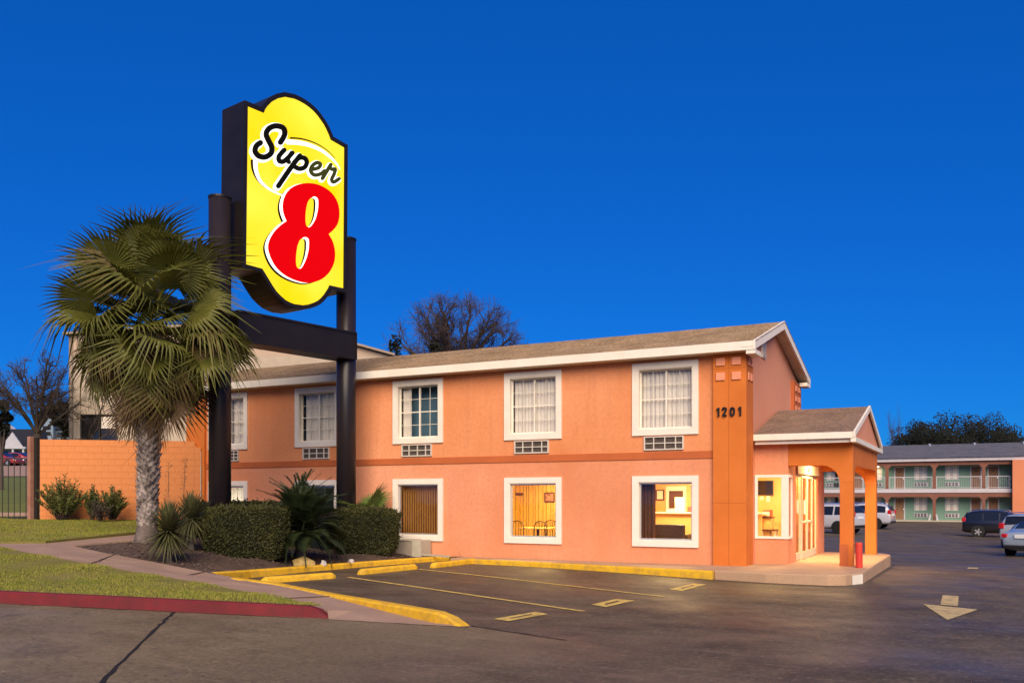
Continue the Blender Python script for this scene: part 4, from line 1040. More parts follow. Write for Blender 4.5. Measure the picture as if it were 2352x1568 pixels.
def grow(poly, d):
    n = len(poly); area = sum(poly[i].x * poly[(i+1) % n].y - poly[(i+1) % n].x * poly[i].y for i in range(n)); s = 1 if area > 0 else -1; out = []
    for i in range(n):
        a, b, c = poly[i-1], poly[i], poly[(i+1) % n]
        n1 = Vector(((b-a).y, -(b-a).x)).normalized() * s; n2 = Vector(((c-b).y, -(c-b).x)).normalized() * s
        m_ = (n1 + n2); m_ = m_ / max(.45, (1 + n1.dot(n2))) if m_.length > 1e-6 else n1
        out.append(b + m_ * d)
    return out
CU = grow(FU, .11)
MB().prism([pt(p.x, p.y, -.002) for p in CU], SN * -.90).build('cabinet', M['sign_black'], SG)
mb = MB(); n = len(FU); Ci = grow(FU, .012)
mb.v = [tuple(pt(p.x, p.y, .03)) for p in CU] + [tuple(pt(p.x, p.y, .03)) for p in Ci] + [tuple(pt(p.x, p.y, -.001)) for p in CU] + [tuple(pt(p.x, p.y, -.001)) for p in Ci]
for i in range(n):
    j = (i + 1) % n; mb.f += [(i, j, n+j, n+i), (i, 2*n+i, 2*n+j, j), (n+i, n+j, 3*n+j, 3*n+i)]
mb.build('retainer', M['sign_black'], SG)
def flat(name, pts_px, m, off, parent=SG, conv=None):
    P = [onface(*(conv(q) if conv else q), off) for q in pts_px]
    mb = MB(); mb.v = [tuple(p) for p in P]; mb.f = [tuple(range(len(P)))]
    bm = bmesh.new(); vs = [bm.verts.new(v) for v in mb.v]; f = bm.faces.new(vs); bm.normal_update(); bmesh.ops.triangulate(bm, faces=[f], ngon_method='EAR_CLIP')
    bm.normal_update()
    for f in bm.faces:
        if f.normal.dot(SN) < 0: f.normal_flip()
    me = bpy.data.meshes.new(name); bm.to_mesh(me); bm.free(); me.materials.append(m); return link(name, me, parent)
flat('face', face, M['sign_yellow'], .004, conv=zt)
bf = MB(); bf.v = [tuple(pt(p.x, p.y, -.907)) for p in FU]; bf.f = [tuple(range(len(FU)))]
bf.build('face', M['sign_yellow'], SG, recalc=False)['label'] = 'yellow rear face of the sign'
z8 = lambda q: (548.8 + q[0] * .26496, 258.7 + q[1] * .26496)
def smooth(P, k=5, closed=True):
    out = []; n = len(P)
    rng = range(n) if closed else range(n - 1)
    for i in rng:
        g = (lambda j: P[j % n]) if closed else (lambda j: P[max(0, min(n-1, j))])
        a, b, c, d = g(i-1), g(i), g(i+1), g(i+2)
        for s in range(k):
            t = s / k
            out.append(tuple(.5 * (2*b[x] + (c[x]-a[x])*t + (2*a[x]-5*b[x]+4*c[x]-d[x])*t*t + (3*b[x]-a[x]-3*c[x]+d[x])*t**3) for x in (0, 1)))
    if not closed: out.append(P[-1])
    return out
top8 = [(412,940),(388,880),(378,820),(385,760),(410,700),(455,652),(520,622),(600,611),(680,622),(760,660),(820,715),(860,790),(872,880),(858,960),(820,1015),(778,1052)]
bot8 = [(778,1052),(815,1120),(833,1200),(830,1280),(805,1350),(760,1410),(700,1452),(625,1473),(560,1472),(480,1450),(400,1410),(330,1350),(280,1270),(252,1180),(262,1110),(300,1040),(350,985),(412,940)]
eight = smooth(top8, 4, False)[:-1] + smooth(bot8, 4, False)[:-1]
sh_ = lambda P, dx, dy: [(x + dx, y + dy) for x, y in P]
flat('eight_shadow', sh_(eight, -42, 14), M['sign_print'], .007, conv=z8)
flat('eight_outline', sh_(eight, -27, 3), M['sign_white'], .010, conv=z8)
flat('eight', eight, M['sign_red'], .013, conv=z8)
h1 = [(657,728),(680,742),(688,775),(682,850),(660,930),(618,990),(592,984),(579,930),(584,850),(605,775),(632,738)]
h2 = [(575,1079),(600,1092),(607,1120),(603,1190),(582,1270),(545,1342),(518,1350),(499,1318),(497,1245),(514,1155),(545,1094)]
for h in (h1, h2):
    sm = smooth(h, 4); xc = sum(p[0] for p in h) / len(h); yc = sum(p[1] for p in h) / len(h)
    sq = lambda k, dx, dy: [(xc + (x - xc) * k + dx, yc + (y - yc) * .93 + dy) for x, y in sm]
    flat('eight_counter', sm, M['sign_white'], .016, conv=z8); flat('eight_counter', sq(.80, -13, 6), M['sign_print'], .019, conv=z8); flat('eight_counter', sq(.66, -21, 6), M['sign_yellow'], .022, conv=z8)
def stroke(P, w, closed=False, cap=True):
    """list of convex pieces (pixel polygons) for a brush stroke; w number or list"""
    Q = smooth(P, 6, False); n = len(Q); L, Rr = [], []
    ww = lambda i: (w if not hasattr(w, '__len__') else w[0] + (w[1] - w[0]) * i / (n - 1)) / 2
    for i in range(n):
        tx, ty = Q[min(i+1, n-1)][0] - Q[max(i-1, 0)][0], Q[min(i+1, n-1)][1] - Q[max(i-1, 0)][1]; l = math.hypot(tx, ty) or 1
        L.append((Q[i][0] - ty/l*ww(i), Q[i][1] + tx/l*ww(i))); Rr.append((Q[i][0] + ty/l*ww(i), Q[i][1] - tx/l*ww(i)))
    polys = [[L[i], L[i+1], Rr[i+1], Rr[i]] for i in range(n-1)]
    if cap:
        for i in (0, n-1): polys.append([(Q[i][0] + ww(i)*math.cos(a*.5236), Q[i][1] + ww(i)*math.sin(a*.5236)) for a in range(12)])
    return polys
def strokes(name, lst, m, off):
    mb = MB(); k = 0
    for P, w in lst:
        for poly in stroke(P, w):
            mb.add([onface(*z8(q), off + k * 1e-5) for q in poly], [tuple(range(len(poly)))]); k += 1
    o = mb.build(name, m, SG, recalc=False); return o
Sx = [((360,258),(396,190),(384,135),(322,116),(262,138),(236,188),(258,245),(284,300),(278,352),(230,385),(172,376),(140,335),(152,288),(186,262))]
S_ = [(list(Sx[0]), 49)]
U_ = [([(392,325),(348,378),(350,418),(385,424),(425,392),(462,350)], 43), ([(458,350),(425,402),(432,428)], 41)]
P_ = [([(528,375),(450,478),(342,636)], 45), ([(478,432),(525,392),(572,398),(588,436),(566,476),(520,486),(482,468)], 42)]
E_ = [([(640,492),(690,478),(706,448),(676,434),(636,462),(622,506),(652,540),(702,534),(742,506)], 33)]
R_ = [([(724,570),(796,452)], 34), ([(788,470),(806,492),(834,490),(826,530),(804,580),(822,602),(868,574)], 32)]
allst = S_ + U_ + P_ + E_ + R_
strokes('ring', [([(425,255),(520,262),(620,286),(720,332),(800,395),(850,448),(874,492)], (44, 9)), ([(142,425),(150,510),(182,588),(232,640),(290,680),(372,716)], (40, 10))], M['sign_white'], .0065)
strokes('ring_shadow', [([(448,221),(530,226),(620,249),(700,285),(780,340),(832,398)], (15, 4)), ([(112,418),(118,490),(150,568),(205,632),(285,686)], (22, 5))], M['sign_print'], .0060)
strokes('lettering_outline', [([(x - 13, y + 9) for x, y in P], w + 28) for P, w in S_ + U_ + P_] + [([(x - 9, y + 8) for x, y in P], w + 24) for P, w in E_ + R_], M['sign_white'], .0085)
strokes('lettering', S_ + U_ + P_, M['sign_print'], .0125)
strokes('lettering', E_ + R_, M['sign_olive'], .0160)
for P, zt_, r_ in ((PL, at_d(505, 455, 22.2).z, .268), (PR, at_d(795, 550, 25.4).z, .275)):
    mb = MB(); mb.tube([(P.x, P.y, 0), (P.x, P.y, zt_)], r_, 28); po = mb.build('pole', M['sign_pole'], SG, smooth=False)
    for p_ in po.data.polygons: p_.use_smooth = len(p_.vertices) == 4
    MB().lathe((P.x, P.y, zt_), [(r_ + .012, -.03), (r_ + .012, .02), (.0, .03)], 28).build('pole_cap', M['sign_black'], po)
# blank lower panel between the poles
fo_ = .34
def onp(px, py): return on_plane(px, py, PL + SN * fo_, SN)
q0 = onp(546, 712); q1 = onp(819, 762); q2 = onp(546, 780); q3 = onp(817, 828)
u0 = (q0 - PL).dot(SD); u1 = (q1 - PL).dot(SD); z1 = (q0.z + q1.z) / 2; z0 = (q2.z + q3.z) / 2
pb = PL + SN * (fo_ - .34); pb.z = 0
MB().prism([pb + SN * .34 + SD * u0 + UPV * z0, pb + SN * .34 + SD * u1 + UPV * z0, pb + SN * .34 + SD * u1 + UPV * z1, pb + SN * .34 + SD * u0 + UPV * z1], SN * -.68).build('lower_panel', M['sign_black'], SG, bevel=.02)
mb = MB(); e = .05
for a, b, c, d in ((u0, u1, z1 - e, z1), (u0, u1, z0, z0 + e), (u0, u0 + e, z0 + e, z1 - e), (u1 - e, u1, z0 + e, z1 - e)):
    mb.prism([pb + SN * .342 + SD * a + UPV * c, pb + SN * .342 + SD * b + UPV * c, pb + SN * .342 + SD * b + UPV * d, pb + SN * .342 + SD * a + UPV * d], SN * .025)
mb.build('lower_panel_frame', M['sign_black'], SG)

# ------------------------------------------------------------------ fan palm
def fan_mesh(name, m, Lp, Rb, nseg, spread, droop, seed, cup=.25, pet=.022, tipdroop=.25, split=.5):
    r = random.Random(seed); v = []; f = []
    # petiole
    k = 5
    for i in range(5):
        t = i / 4; x = Lp * t; z = -.10 * Lp * t * t; w = pet * (1.5 - .7 * t)
        v += [(x, -w, z), (x, 0, z - w * .7), (x, w, z), (x, 0, z + w * .35)]
        if i:
            o = len(v) - 8
            for j in range(4): f.append((o+j, o+(j+1) % 4, o+4+(j+1) % 4, o+4+j))
    hz = -.10 * Lp; base = Vector((Lp, 0, hz))
    for s in range(nseg):
        th = -spread + 2 * spread * (s + .5) / nseg; dth = spread / nseg * 1.02
        Rl = Rb * (1 - .30 * abs(th / spread) ** 2) * r.uniform(.90, 1.05); dd = droop * r.uniform(.8, 1.2); td = tipdroop * r.uniform(.4, 1.7)
        def P(rr, a, fold):
            z = cup * rr * abs(math.sin(a)) * .35 + fold - dd * rr * rr / Rb - td * max(0, rr / Rb - split) ** 1.6 * Rb * 1.5
            return tuple(base + Vector((rr * math.cos(a), rr * math.sin(a), z)))
        o = len(v); rs = [.04, .25, split, .78, 1.0]; wd = [1, 1, 1, .42, .03]; jit = r.uniform(-.03, .03)
        for rr, w in zip(rs, wd):
            rr *= Rl; a = th + jit * max(0, rr / Rb - split); hw = dth * w; fo = .32 * rr * dth * w
            v += [P(rr, a - hw, -fo * .5), P(rr, a, fo), P(rr, a + hw, -fo * .5)]
        for q in range(4):
            b = o + q * 3; f += [(b, b+1, b+4, b+3), (b+1, b+2, b+5, b+4)]
    me = bpy.data.meshes.new(name); me.from_pydata(v, [], f); me.materials.append(m); return me
def orient(d, roll, loc, sc):
    x = d.normalized(); y = Vector((-x.y, x.x, 0)); y = y.normalized() if y.length > 1e-3 else Vector((0, 1, 0)); z = x.cross(y)
    if z.z < 0: y, z = -y, -z
    m3 = Matrix((x, y, z)).transposed(); m3 = m3 @ Matrix.Rotation(roll, 3, 'X')
    return Matrix.Translation(loc) @ (m3 @ Matrix.Diagonal((sc, sc, sc))).to_4x4()
pb0 = at_d(338, 1243, 21.2)
top = at_d(347, 745, 21.2)
PT = thing('palm_tree', 'tall fan palm with shaggy dead skirt standing beside the sign pole', 'tree', tuple(pb0))
H = top.z - pb0.z
mb = MB(); prof = []
for i in range(24):
    t = i / 23; rr = .195 + .13 * math.exp(-t * 20) - .02 * t + .02 * math.sin(t * 30); prof.append((rr, t * H))
mb.lathe((pb0.x, pb0.y, pb0.z - .1), prof, 20)
tk = mb.build('trunk', M['trunk'], PT, smooth=True)
# leaf bases (boots) spiralling up the trunk
mb = MB(); r = random.Random(21); nb_ = 300
for i in range(nb_):
    t = (i + .5) / nb_; z = pb0.z + .30 + t * (H * .62); a = i * 2.39996; rr = .185
    d = Vector((math.cos(a), math.sin(a), 0)); s_ = Vector((-d.y, d.x, 0)); w = r.uniform(.06, .10); h = r.uniform(.10, .17); out = r.uniform(.08, .18) * (.4 + .9 * t)
    c = Vector((top.x * t * .62 + pb0.x * (1 - t * .62), top.y * t * .62 + pb0.y * (1 - t * .62), z)) + d * rr
    tip = c + d * out + UPV * h
    mb.add([c - s_ * w - UPV * .03, c + s_ * w - UPV * .03, c + s_ * w * .8 + UPV * h * .7 + d * out * .5, tip + s_ * w * .35, tip - s_ * w * .35, c - s_ * w * .8 + UPV * h * .7 + d * out * .5, c + UPV * h * .35 + d * (out * .4 + .03)],
        [(0, 1, 6), (1, 2, 6), (2, 3, 6), (3, 4, 6), (4, 5, 6), (5, 0, 6)])
lb = mb.build('leaf_bases', M['boot'], PT, recalc=False, kind='stuff')
live = [fan_mesh('fan_leaf_mesh', M['palm_leaf'], 1.30, 1.10, 36, R(122), .18, s, tipdroop=d_, split=.62) for s, d_ in ((1, .4), (2, .9), (3, 1.6), (4, .6), (11, 2.2))]
old = [fan_mesh('fan_leaf_mesh', M['palm_old'], 1.20, 1.05, 34, R(115), .26, s, tipdroop=2.0, cup=.15, split=.58) for s in (5, 6, 7)]
dead = [fan_mesh('dead_leaf_mesh', M['palm_dead'], .85, 1.05, 26, R(52), .05, s, tipdroop=.1, cup=.5, pet=.03, split=.42) for s in (8, 9)]
r = random.Random(33)
n = 96
for i in range(n):
    t = i / (n - 1); el = math.asin(max(-1, min(1, .995 - 1.78 * t))) + R(r.uniform(-15, 15)); az = i * 2.39996 + r.uniform(-.6, .6)
    d = Vector((math.cos(az) * math.cos(el), math.sin(az) * math.cos(el), math.sin(el)))
    me = (r.choice(live) if r.random() < .88 else r.choice(old)) if t < .6 else (r.choice(live) if r.random() < .35 else r.choice(old))
    o = link('leaf', me, PT); o.matrix_parent_inverse = PT.matrix_basis.inverted()
    o.matrix_basis = orient(d, r.uniform(-.95, .95), top + Vector((0, 0, .30 - .75 * t)), r.choice((.62, .75, .88, .95, 1.02, 1.10)) * r.uniform(.95, 1.05) * (.9 if el < R(-20) else 1.0))
n = 24
for i in range(n):
    t = i / (n - 1); az = i * 2.39996 + r.uniform(-.3, .3); el = R(-46 - 36 * t ** .7 + r.uniform(-5, 5))
    d = Vector((math.cos(az) * math.cos(el), math.sin(az) * math.cos(el), math.sin(el)))
    o = link('dead_leaf', r.choice(dead), PT); o.matrix_parent_inverse = PT.matrix_basis.inverted()
    o.matrix_basis = orient(d, r.uniform(-1.2, 1.2), top + Vector((0, 0, -.25 - 1.05 * t)) + Vector((math.cos(az), math.sin(az), 0)) * .18, r.uniform(.8, 1.1))

# ------------------------------------------------------------------ bed planting
def leaf_cloud(mb, pts, size, r, up=.3):
    for p, nrm in pts:
        d = Vector((r.gauss(0, 1), r.gauss(0, 1), r.gauss(0, 1))).normalized() + nrm * .8; d.normalize(); s = d.orthogonal().normalized() * size * r.uniform(.4, 1.2) * .5; l = d * size * r.uniform(.6, 1.6)
        mb.add([p - s, p + l * .5 - s * .9, p + l, p + l * .5 + s * .9, p + s], [(0, 1, 2), (0, 2, 4), (4, 2, 3)])
def hedge(pxc, base_py, d, wid, dep, ztop, label, n=15000, seed=1, leaf=.032, rot=0.0, z0=None):
    r = random.Random(seed); c = at_d(pxc, base_py, d); z0 = bed_z(c.to_2d()) - .05 if z0 is None else z0
    h = thing('hedge', label, 'hedge', (c.x, c.y, z0))
    ax = Vector((RT.x, RT.y, 0)) * math.cos(rot) + Vector((FW.x, FW.y, 0)) * math.sin(rot); ay = UPV.cross(ax); hc = Vector((c.x, c.y, (z0 + ztop) / 2)) ; hh = (ztop - z0) / 2; e = .46
    def surf(v, k=1.0):          # rounded box (superellipsoid) in direction v
        p_ = 4.6; s_ = (abs(v.x) ** p_ + abs(v.y) ** p_ + abs(v.z) ** p_) ** (-1 / p_); x, y, z = v.x * s_, v.y * s_, v.z * s_
        bmp = 1 + .09 * noise.noise(Vector((x * 2.2 + seed, y * 2.2, z * 2.2))) + .05 * noise.noise(Vector((x * 6 + seed, y * 6, z * 6)))
        taper = 1 - .10 * (z < 0) * -z
        return hc + (ax * (x * wid / 2 * taper) + ay * (y * dep / 2 * taper) + UPV * (z * hh)) * (k * bmp)
    mb = MB(); nu_, nv = 40, 20
    for j in range(nv + 1):
        for i in range(nu_): a_, b_ = 2*math.pi*i/nu_, -math.pi/2 + math.pi*j/nv; mb.v.append(tuple(surf(Vector((math.cos(a_)*math.cos(b_), math.sin(a_)*math.cos(b_), math.sin(b_))), .93)))
    mb.f = [(j*nu_+i, j*nu_+(i+1) % nu_, (j+1)*nu_+(i+1) % nu_, (j+1)*nu_+i) for j in range(nv) for i in range(nu_)]
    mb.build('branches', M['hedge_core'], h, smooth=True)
    mb = MB(); pts = []
    while len(pts) < n:
        v3 = [r.uniform(-1, 1), r.uniform(-1, 1), r.uniform(-1, 1)]; v3[r.choice((0, 1, 1, 2, 2))] = r.choice((-1, 1)); p = surf(Vector(v3), 1.005 - abs(r.gauss(0, .04)))
        nrm = (p - hc); nrm = Vector((nrm.x / wid, nrm.y / dep, nrm.z / hh / 2)).normalized(); pts.append((p, nrm))
    for _ in range(int(n * .02)):          # stray shoots
        p = surf(Vector((r.uniform(-1, 1), r.uniform(-1, 1), r.uniform(-.2, 1))), 1.0); d_ = (p - hc).normalized() + Vector((0, 0, .6)); d_.normalize(); L_ = r.uniform(.03, .12)
        for k_ in range(5): pts.append((p + d_ * L_ * k_ / 4, d_))
    leaf_cloud(mb, pts, leaf, r)
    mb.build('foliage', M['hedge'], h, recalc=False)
    return h
hedge(567, 1270, 21.5, 1.98, 1.15, 1.52, 'clipped boxy hedge in front of the wide sign pole, nearest the path', 21000, 1)
hedge(842, 1262, 24.5, 1.74, 1.1, 1.45, 'clipped boxy hedge below the second sign pole beside the parking kerb', 18000, 2)
hedge(600, 1200, 25.6, 4.3, .8, 1.62, 'long low dark hedge running behind the sign poles', 12000, 3, .045)
def cycad(px, py, d, zc, rad, label, nf=104, seed=5):
    r = random.Random(seed); c = at_d(px, py, d); c.z = zc; zb = bed_z(c.to_2d()) - .05
    t = thing('sago_palm', label, 'plant', (c.x, c.y, zb))
    MB().tube([(c.x, c.y, zb), (c.x, c.y, zc - .05), (c.x, c.y, zc + .05)], [.13, .12, .05], 10).build('trunk', M['trunk'], t)
    meshes = []
    for q in range(3):
        v = []; f = []; L = rad; n = 38
        def axp(t_): return Vector((L * t_ * (1 - .12 * t_), 0, .34 * L * math.sin(t_ * 2.2) * (1 - .62 * t_)))
        for i in range(n):
            t_ = .12 + .88 * i / n; p = axp(t_); ll = .22 * L * math.sin(min(1, t_ * 1.25 + .12) * math.pi) ** .6 * r.uniform(.85, 1.1) + .04
            for s in (-1, 1):
                dd = Vector((.62, s * .78, .28)).normalized(); w = Vector((.020, 0, 0)); o = len(v)
                v += [tuple(p - w), tuple(p + w), tuple(p + dd * ll * .6 + w * .8 + Vector((0, 0, .01))), tuple(p + dd * ll)]; f += [(o, o+1, o+2, o+3)]
        for i in range(8):
            a, b = axp(i / 8), axp((i + 1) / 8); o = len(v); w = Vector((0, .012, 0)); v += [tuple(a - w), tuple(a + w), tuple(b + w), tuple(b - w)]; f.append((o, o+1, o+2, o+3))
        me = bpy.data.meshes.new('frond_mesh'); me.from_pydata(v, [], f); me.materials.append(M['cycad']); meshes.append(me)
    for i in range(nf):
        k = i / (nf - 1); el = R(84 - 124 * k ** .95 + r.uniform(-6, 6)); az = i * 2.39996 + r.uniform(-.2, .2)
        dv = Vector((math.cos(az) * math.cos(el), math.sin(az) * math.cos(el), math.sin(el)))
        o = link('frond', r.choice(meshes), t); o.matrix_parent_inverse = t.matrix_basis.inverted(); o.matrix_basis = orient(dv, r.uniform(-.3, .3), c, r.uniform(.85, 1.1))
    return t
cycad(692, 1200, 22.4, .84, 1.70, 'dark sago palm with arching feather fronds between the two front hedges')
def sotol(px, py, d, rad, label, n=260, seed=3, m='sotol'):
    r = random.Random(seed); c = at_d(px, py, d); zb = bed_z(c.to_2d()) - .03
    t = thing('sotol_plant', label, 'plant', (c.x, c.y, zb))
    MB().tube([(c.x, c.y, zb), (c.x, c.y, c.z)], [.07, .05], 8).build('stem', M['trunk'], t)
    mb = MB()
    for i in range(n):
        k = i / n; el = R(86 - 142 * k ** 1.1 + r.uniform(-6, 6)); az = i * 2.39996
        dv = Vector((math.cos(az) * math.cos(el), math.sin(az) * math.cos(el), math.sin(el))); s = Vector((-math.sin(az), math.cos(az), 0)); L = rad * r.uniform(.8, 1.08); w = .017
        P = [c + dv * L * q + Vector((0, 0, -.10 * L * q * q)) for q in (.05, .4, .75, 1)]; o = len(mb.v)
        for p, ww in zip(P, (1.0, 1.0, .7, .1)): mb.v += [tuple(p - s * w * ww), tuple(p + s * w * ww)]
        mb.f += [(o+2*q, o+2*q+1, o+2*q+3, o+2*q+2) for q in range(3)]
    mb.build('leaves', M[m], t, recalc=False, kind='stuff'); return t
sotol(388, 1218, 19.2, .74, 'spiky ball of strap leaves at the edge of the path below the palm trunk', 420, 3)
sotol(440, 1190, 21.2, .74, 'spiky strap-leaved plant tucked behind the one below the palm trunk', 360, 4)
# small green fan palm behind the right hedge
fp = at_d(838, 1172, 25.7); fp.z = 1.12
t = thing('young_fan_palm', 'young bright green fan palm growing behind the hedge beside the window', 'plant', (fp.x, fp.y, bed_z(fp.to_2d())))
MB().tube([(fp.x, fp.y, bed_z(fp.to_2d()) - .05), tuple(fp)], [.10, .07], 8).build('trunk', M['trunk'], t)
ys = [fan_mesh('young_leaf_mesh', M['fan_small'], .62, .66, 24, R(105), .12, s, pet=.012) for s in (51, 52)]
r = random.Random(6)
for i in range(11):
    el = R(r.uniform(15, 75)); az = i * 2.39996; dv = Vector((math.cos(az) * math.cos(el), math.sin(az) * math.cos(el), math.sin(el)))
    o = link('leaf', r.choice(ys), t); o.matrix_parent_inverse = t.matrix_basis.inverted(); o.matrix_basis = orient(dv, r.uniform(-.4, .4), fp, r.uniform(.75, 1.05))
# dry flower stalks
for px, py0, py1, d, l in ((384, 1180, 1062, 20.8, 'thin dry flower stalk rising beside the palm trunk'), (421, 1150, 1052, 21.8, 'thin dry weed stalk standing in front of the orange wall')):
    a = at_d(px, py0, d); b = at_d(px + 3, py1, d); t = thing('dry_stalk', l, 'plant', (a.x, a.y, bed_z(a.to_2d())), 'dry stalks'); r = random.Random(px)
    g0 = Vector((a.x, a.y, bed_z(a.to_2d()))); MB().tube([g0, a, (a + b) / 2 + Vector((.02, 0, 0)), b], [.012, .010, .008, .003], 5).build('stem', M['palm_dead'], t)
    mb = MB()
    for i in range(46):
        k = .25 + .75 * i / 46; p = a.lerp(b, k); dv = Vector((r.gauss(0, 1), r.gauss(0, 1), .9)).normalized() * r.uniform(.05, .12); mb.add([p, p + dv + Vector((0, 0, .012)), p + dv * .9 - Vector((0, 0, .006))], [(0, 1, 2)])
    mb.build('seed_heads', M['palm_dead'], t, recalc=False)
# rocks
def rock(px, py, z, d, size, m, label, seed):
    r = random.Random(seed); p = at_d(px, py, d); p.z = bed_z(p.to_2d()) + size[2] * .3
    bm = bmesh.new(); bmesh.ops.create_icosphere(bm, subdivisions=3, radius=1)
    for v in bm.verts:
        n_ = noise.noise(v.co * 1.6 + Vector((seed, 0, 0))) * .35 + noise.noise(v.co * 4 + Vector((seed, 5, 0))) * .14; c = v.co * (1 + n_); v.co = Vector((c.x * size[0], c.y * size[1], c.z * size[2]))
        w = RT * v.co.x + FW * v.co.y; v.co = Vector((p.x + w.x, p.y + w.y, p.z + v.co.z))
    me = bpy.data.meshes.new('rock'); bm.to_mesh(me); bm.free(); me.materials.append(m); tag(link('rock', me), label, 'rock', 'rocks in the bed')
rock(697, 1262, 0, 21.6, (.28, .15, .16), M['rock_yellow'], 'knobbly yellow limestone rock in front of the sago palm', 1)
rock(743, 1266, 0, 21.8, (.07, .06, .10), M['rock_white'], 'small whitish upright stone beside the yellow rock', 2)
rock(806, 1272, 0, 22.6, (.09, .07, .06), M['rock_white'], 'pale little stone in front of the second hedge', 3)
# utility boxes by the wall
p = on_y(944, 1262, -.45); ub = thing('utility_box', 'low beige utility box with a pale end panel against the wall under a window', 'box', (p.x, -.4, .15))
x0, x1 = on_y(915, 1250, -.5).x, on_y(952, 1250, -.5).x; x2 = on_y(973, 1250, -.5).x
MB().box(x0, x1, -.62, -.15, .12, .55).build('body', M['util'], ub, bevel=.012); MB().box(x1 + .002, x2, -.66, -.12, .10, .57).build('end_panel', M['util_pale'], ub, bevel=.012); MB().box(x0 - .03, x1, -.64, -.13, .55, .58).build('lid', M['util_pale'], ub)
MB().beam(Vector((-6.99, -.80, .165)), Vector((x0 - .4, -.30, .20)), .05, .05).build('edging', M['util_pale'], kind='structure')
gb = at_d(741, 1160, 25.4); tag(MB().box(gb.x - .25, gb.x + .25, gb.y - .2, gb.y + .2, .3, at_d(741, 1120, 25.4).z).build('transformer_box', M['green_box'], bevel=.03), 'dark green metal box behind the sago palm', 'box')

# ------------------------------------------------------------------ orange block wall, gate
WT = 3.60
wd = (wall_R - wall_L).to_2d(); WLn = wd.length; wt = Vector((wd.x, wd.y, 0)).normalized(); wn = Vector((wt.y, -wt.x, 0))
BW = thing('block_wall', 'orange painted concrete block wall with a clipped top corner beside the palm', 'wall', (wall_L.x, wall_L.y, .8))
core = [(0, .8), (WLn, .8), (WLn, WT - .32), (WLn - .26, WT - .012), (0, WT - .012)]
MB().prism([wall_L.xy.to_3d() + wt * u + UPV * z for u, z in core], wn * -.18).build('core', M['mortar'], BW)
BLk, BH, GP = .405, .203, .005
def block_mesh(L, h):
    mb = MB(); mb.box(0, L - GP, 0, .012, 0, h - GP); me = bpy.data.meshes.new('block_mesh'); me.from_pydata(mb.v, [], mb.f); me.materials.append(M['block']); return me
full = block_mesh(BLk, BH); half = block_mesh(BLk / 2, BH); rot = Matrix((wt, -wn, UPV)).transposed().to_4x4()
rows = int((WT - .95) / BH); r = random.Random(2)
for j in range(rows + 1):
    z = WT - (j + 1) * BH; u = 0; first = True
    while u < WLn - .06:
        L = BLk / 2 if (first and j % 2) else BLk; first = False
        if u + L > WLn + .01: L = BLk / 2
        if u + L > WLn + .03: break
        if not (u + L > WLn - .05 and j == 0):
            o = link('block', full if L == BLk else half, BW); o.matrix_parent_inverse = BW.matrix_basis.inverted()
            o.matrix_basis = Matrix.Translation(wall_L.xy.to_3d() + wt * u + UPV * (z + GP / 2) + wn * (.012 + r.uniform(-.001, .002))) @ rot
        u += L
MB().prism([wall_L.xy.to_3d() + wt * (WLn + .002) + UPV * z + wn * y for z, y in ((.8, .012), (WT - .33, .012), (WT - .33, -.18), (.8, -.18))], wt * .03).build('end_face', M['util_pale'], BW)
# gate posts and gate
gp = wall_L - wt * .10
tag(MB().box(gp.x - .06, gp.x + .06, gp.y - .06, gp.y + .06, .9, WT + .05).build('gate_post', M['dark_metal'], bevel=.01), 'dark square gate post at the end of the orange wall', 'post')
g2_ = wall_L - wt * .27
tag(MB().box(g2_.x - .075, g2_.x + .075, g2_.y - .075, g2_.y + .075, .9, WT + .08).build('rusty_post', M['rust_post'], bevel=.01), 'reddish brown weathered post next to the dark gate post', 'post')
G0 = wall_L - wt * .36; G1 = wall_L - wt * 4.6
GT = thing('metal_gate', 'black metal bar gate standing open to the green slope', 'gate', (G0.x, G0.y, 1.05))
gz0 = 1.12; gz1 = at_d(40, 1053, 28.6).z
for z in (gz0, gz1): MB().beam(Vector((G0.x, G0.y, z)), Vector((G1.x, G1.y, z)), .03, .045).build('rail', M['dark_metal'], GT)
k = 0; u = .05
while u < 4.2:
    p = G0 - wt * u; MB().tube([(p.x, p.y, gz0), (p.x, p.y, gz1 + .0)], .013, 6).build('bar', M['dark_metal'], GT); u += .17
w0 = at_d(71, 1168, 30.6); w1 = at_d(73, 1027, 30.6)
t = thing('white_pole', 'leaning weathered white pole behind the gate with dark base', 'pole', (w0.x, w0.y, zhill(*camco(w0.x, w0.y))))
MB().tube([(w0.x, w0.y, zhill(*camco(w0.x, w0.y)) - .05), tuple(w0.lerp(w1, .2)), tuple(w1)], [.075, .07, .065], 10).build('shaft', M['pole_white'], t); MB().tube([(w0.x, w0.y, zhill(*camco(w0.x, w0.y)) - .05), tuple(w0.lerp(w1, .12))], .09, 10).build('sleeve', M['dark_metal'], t)

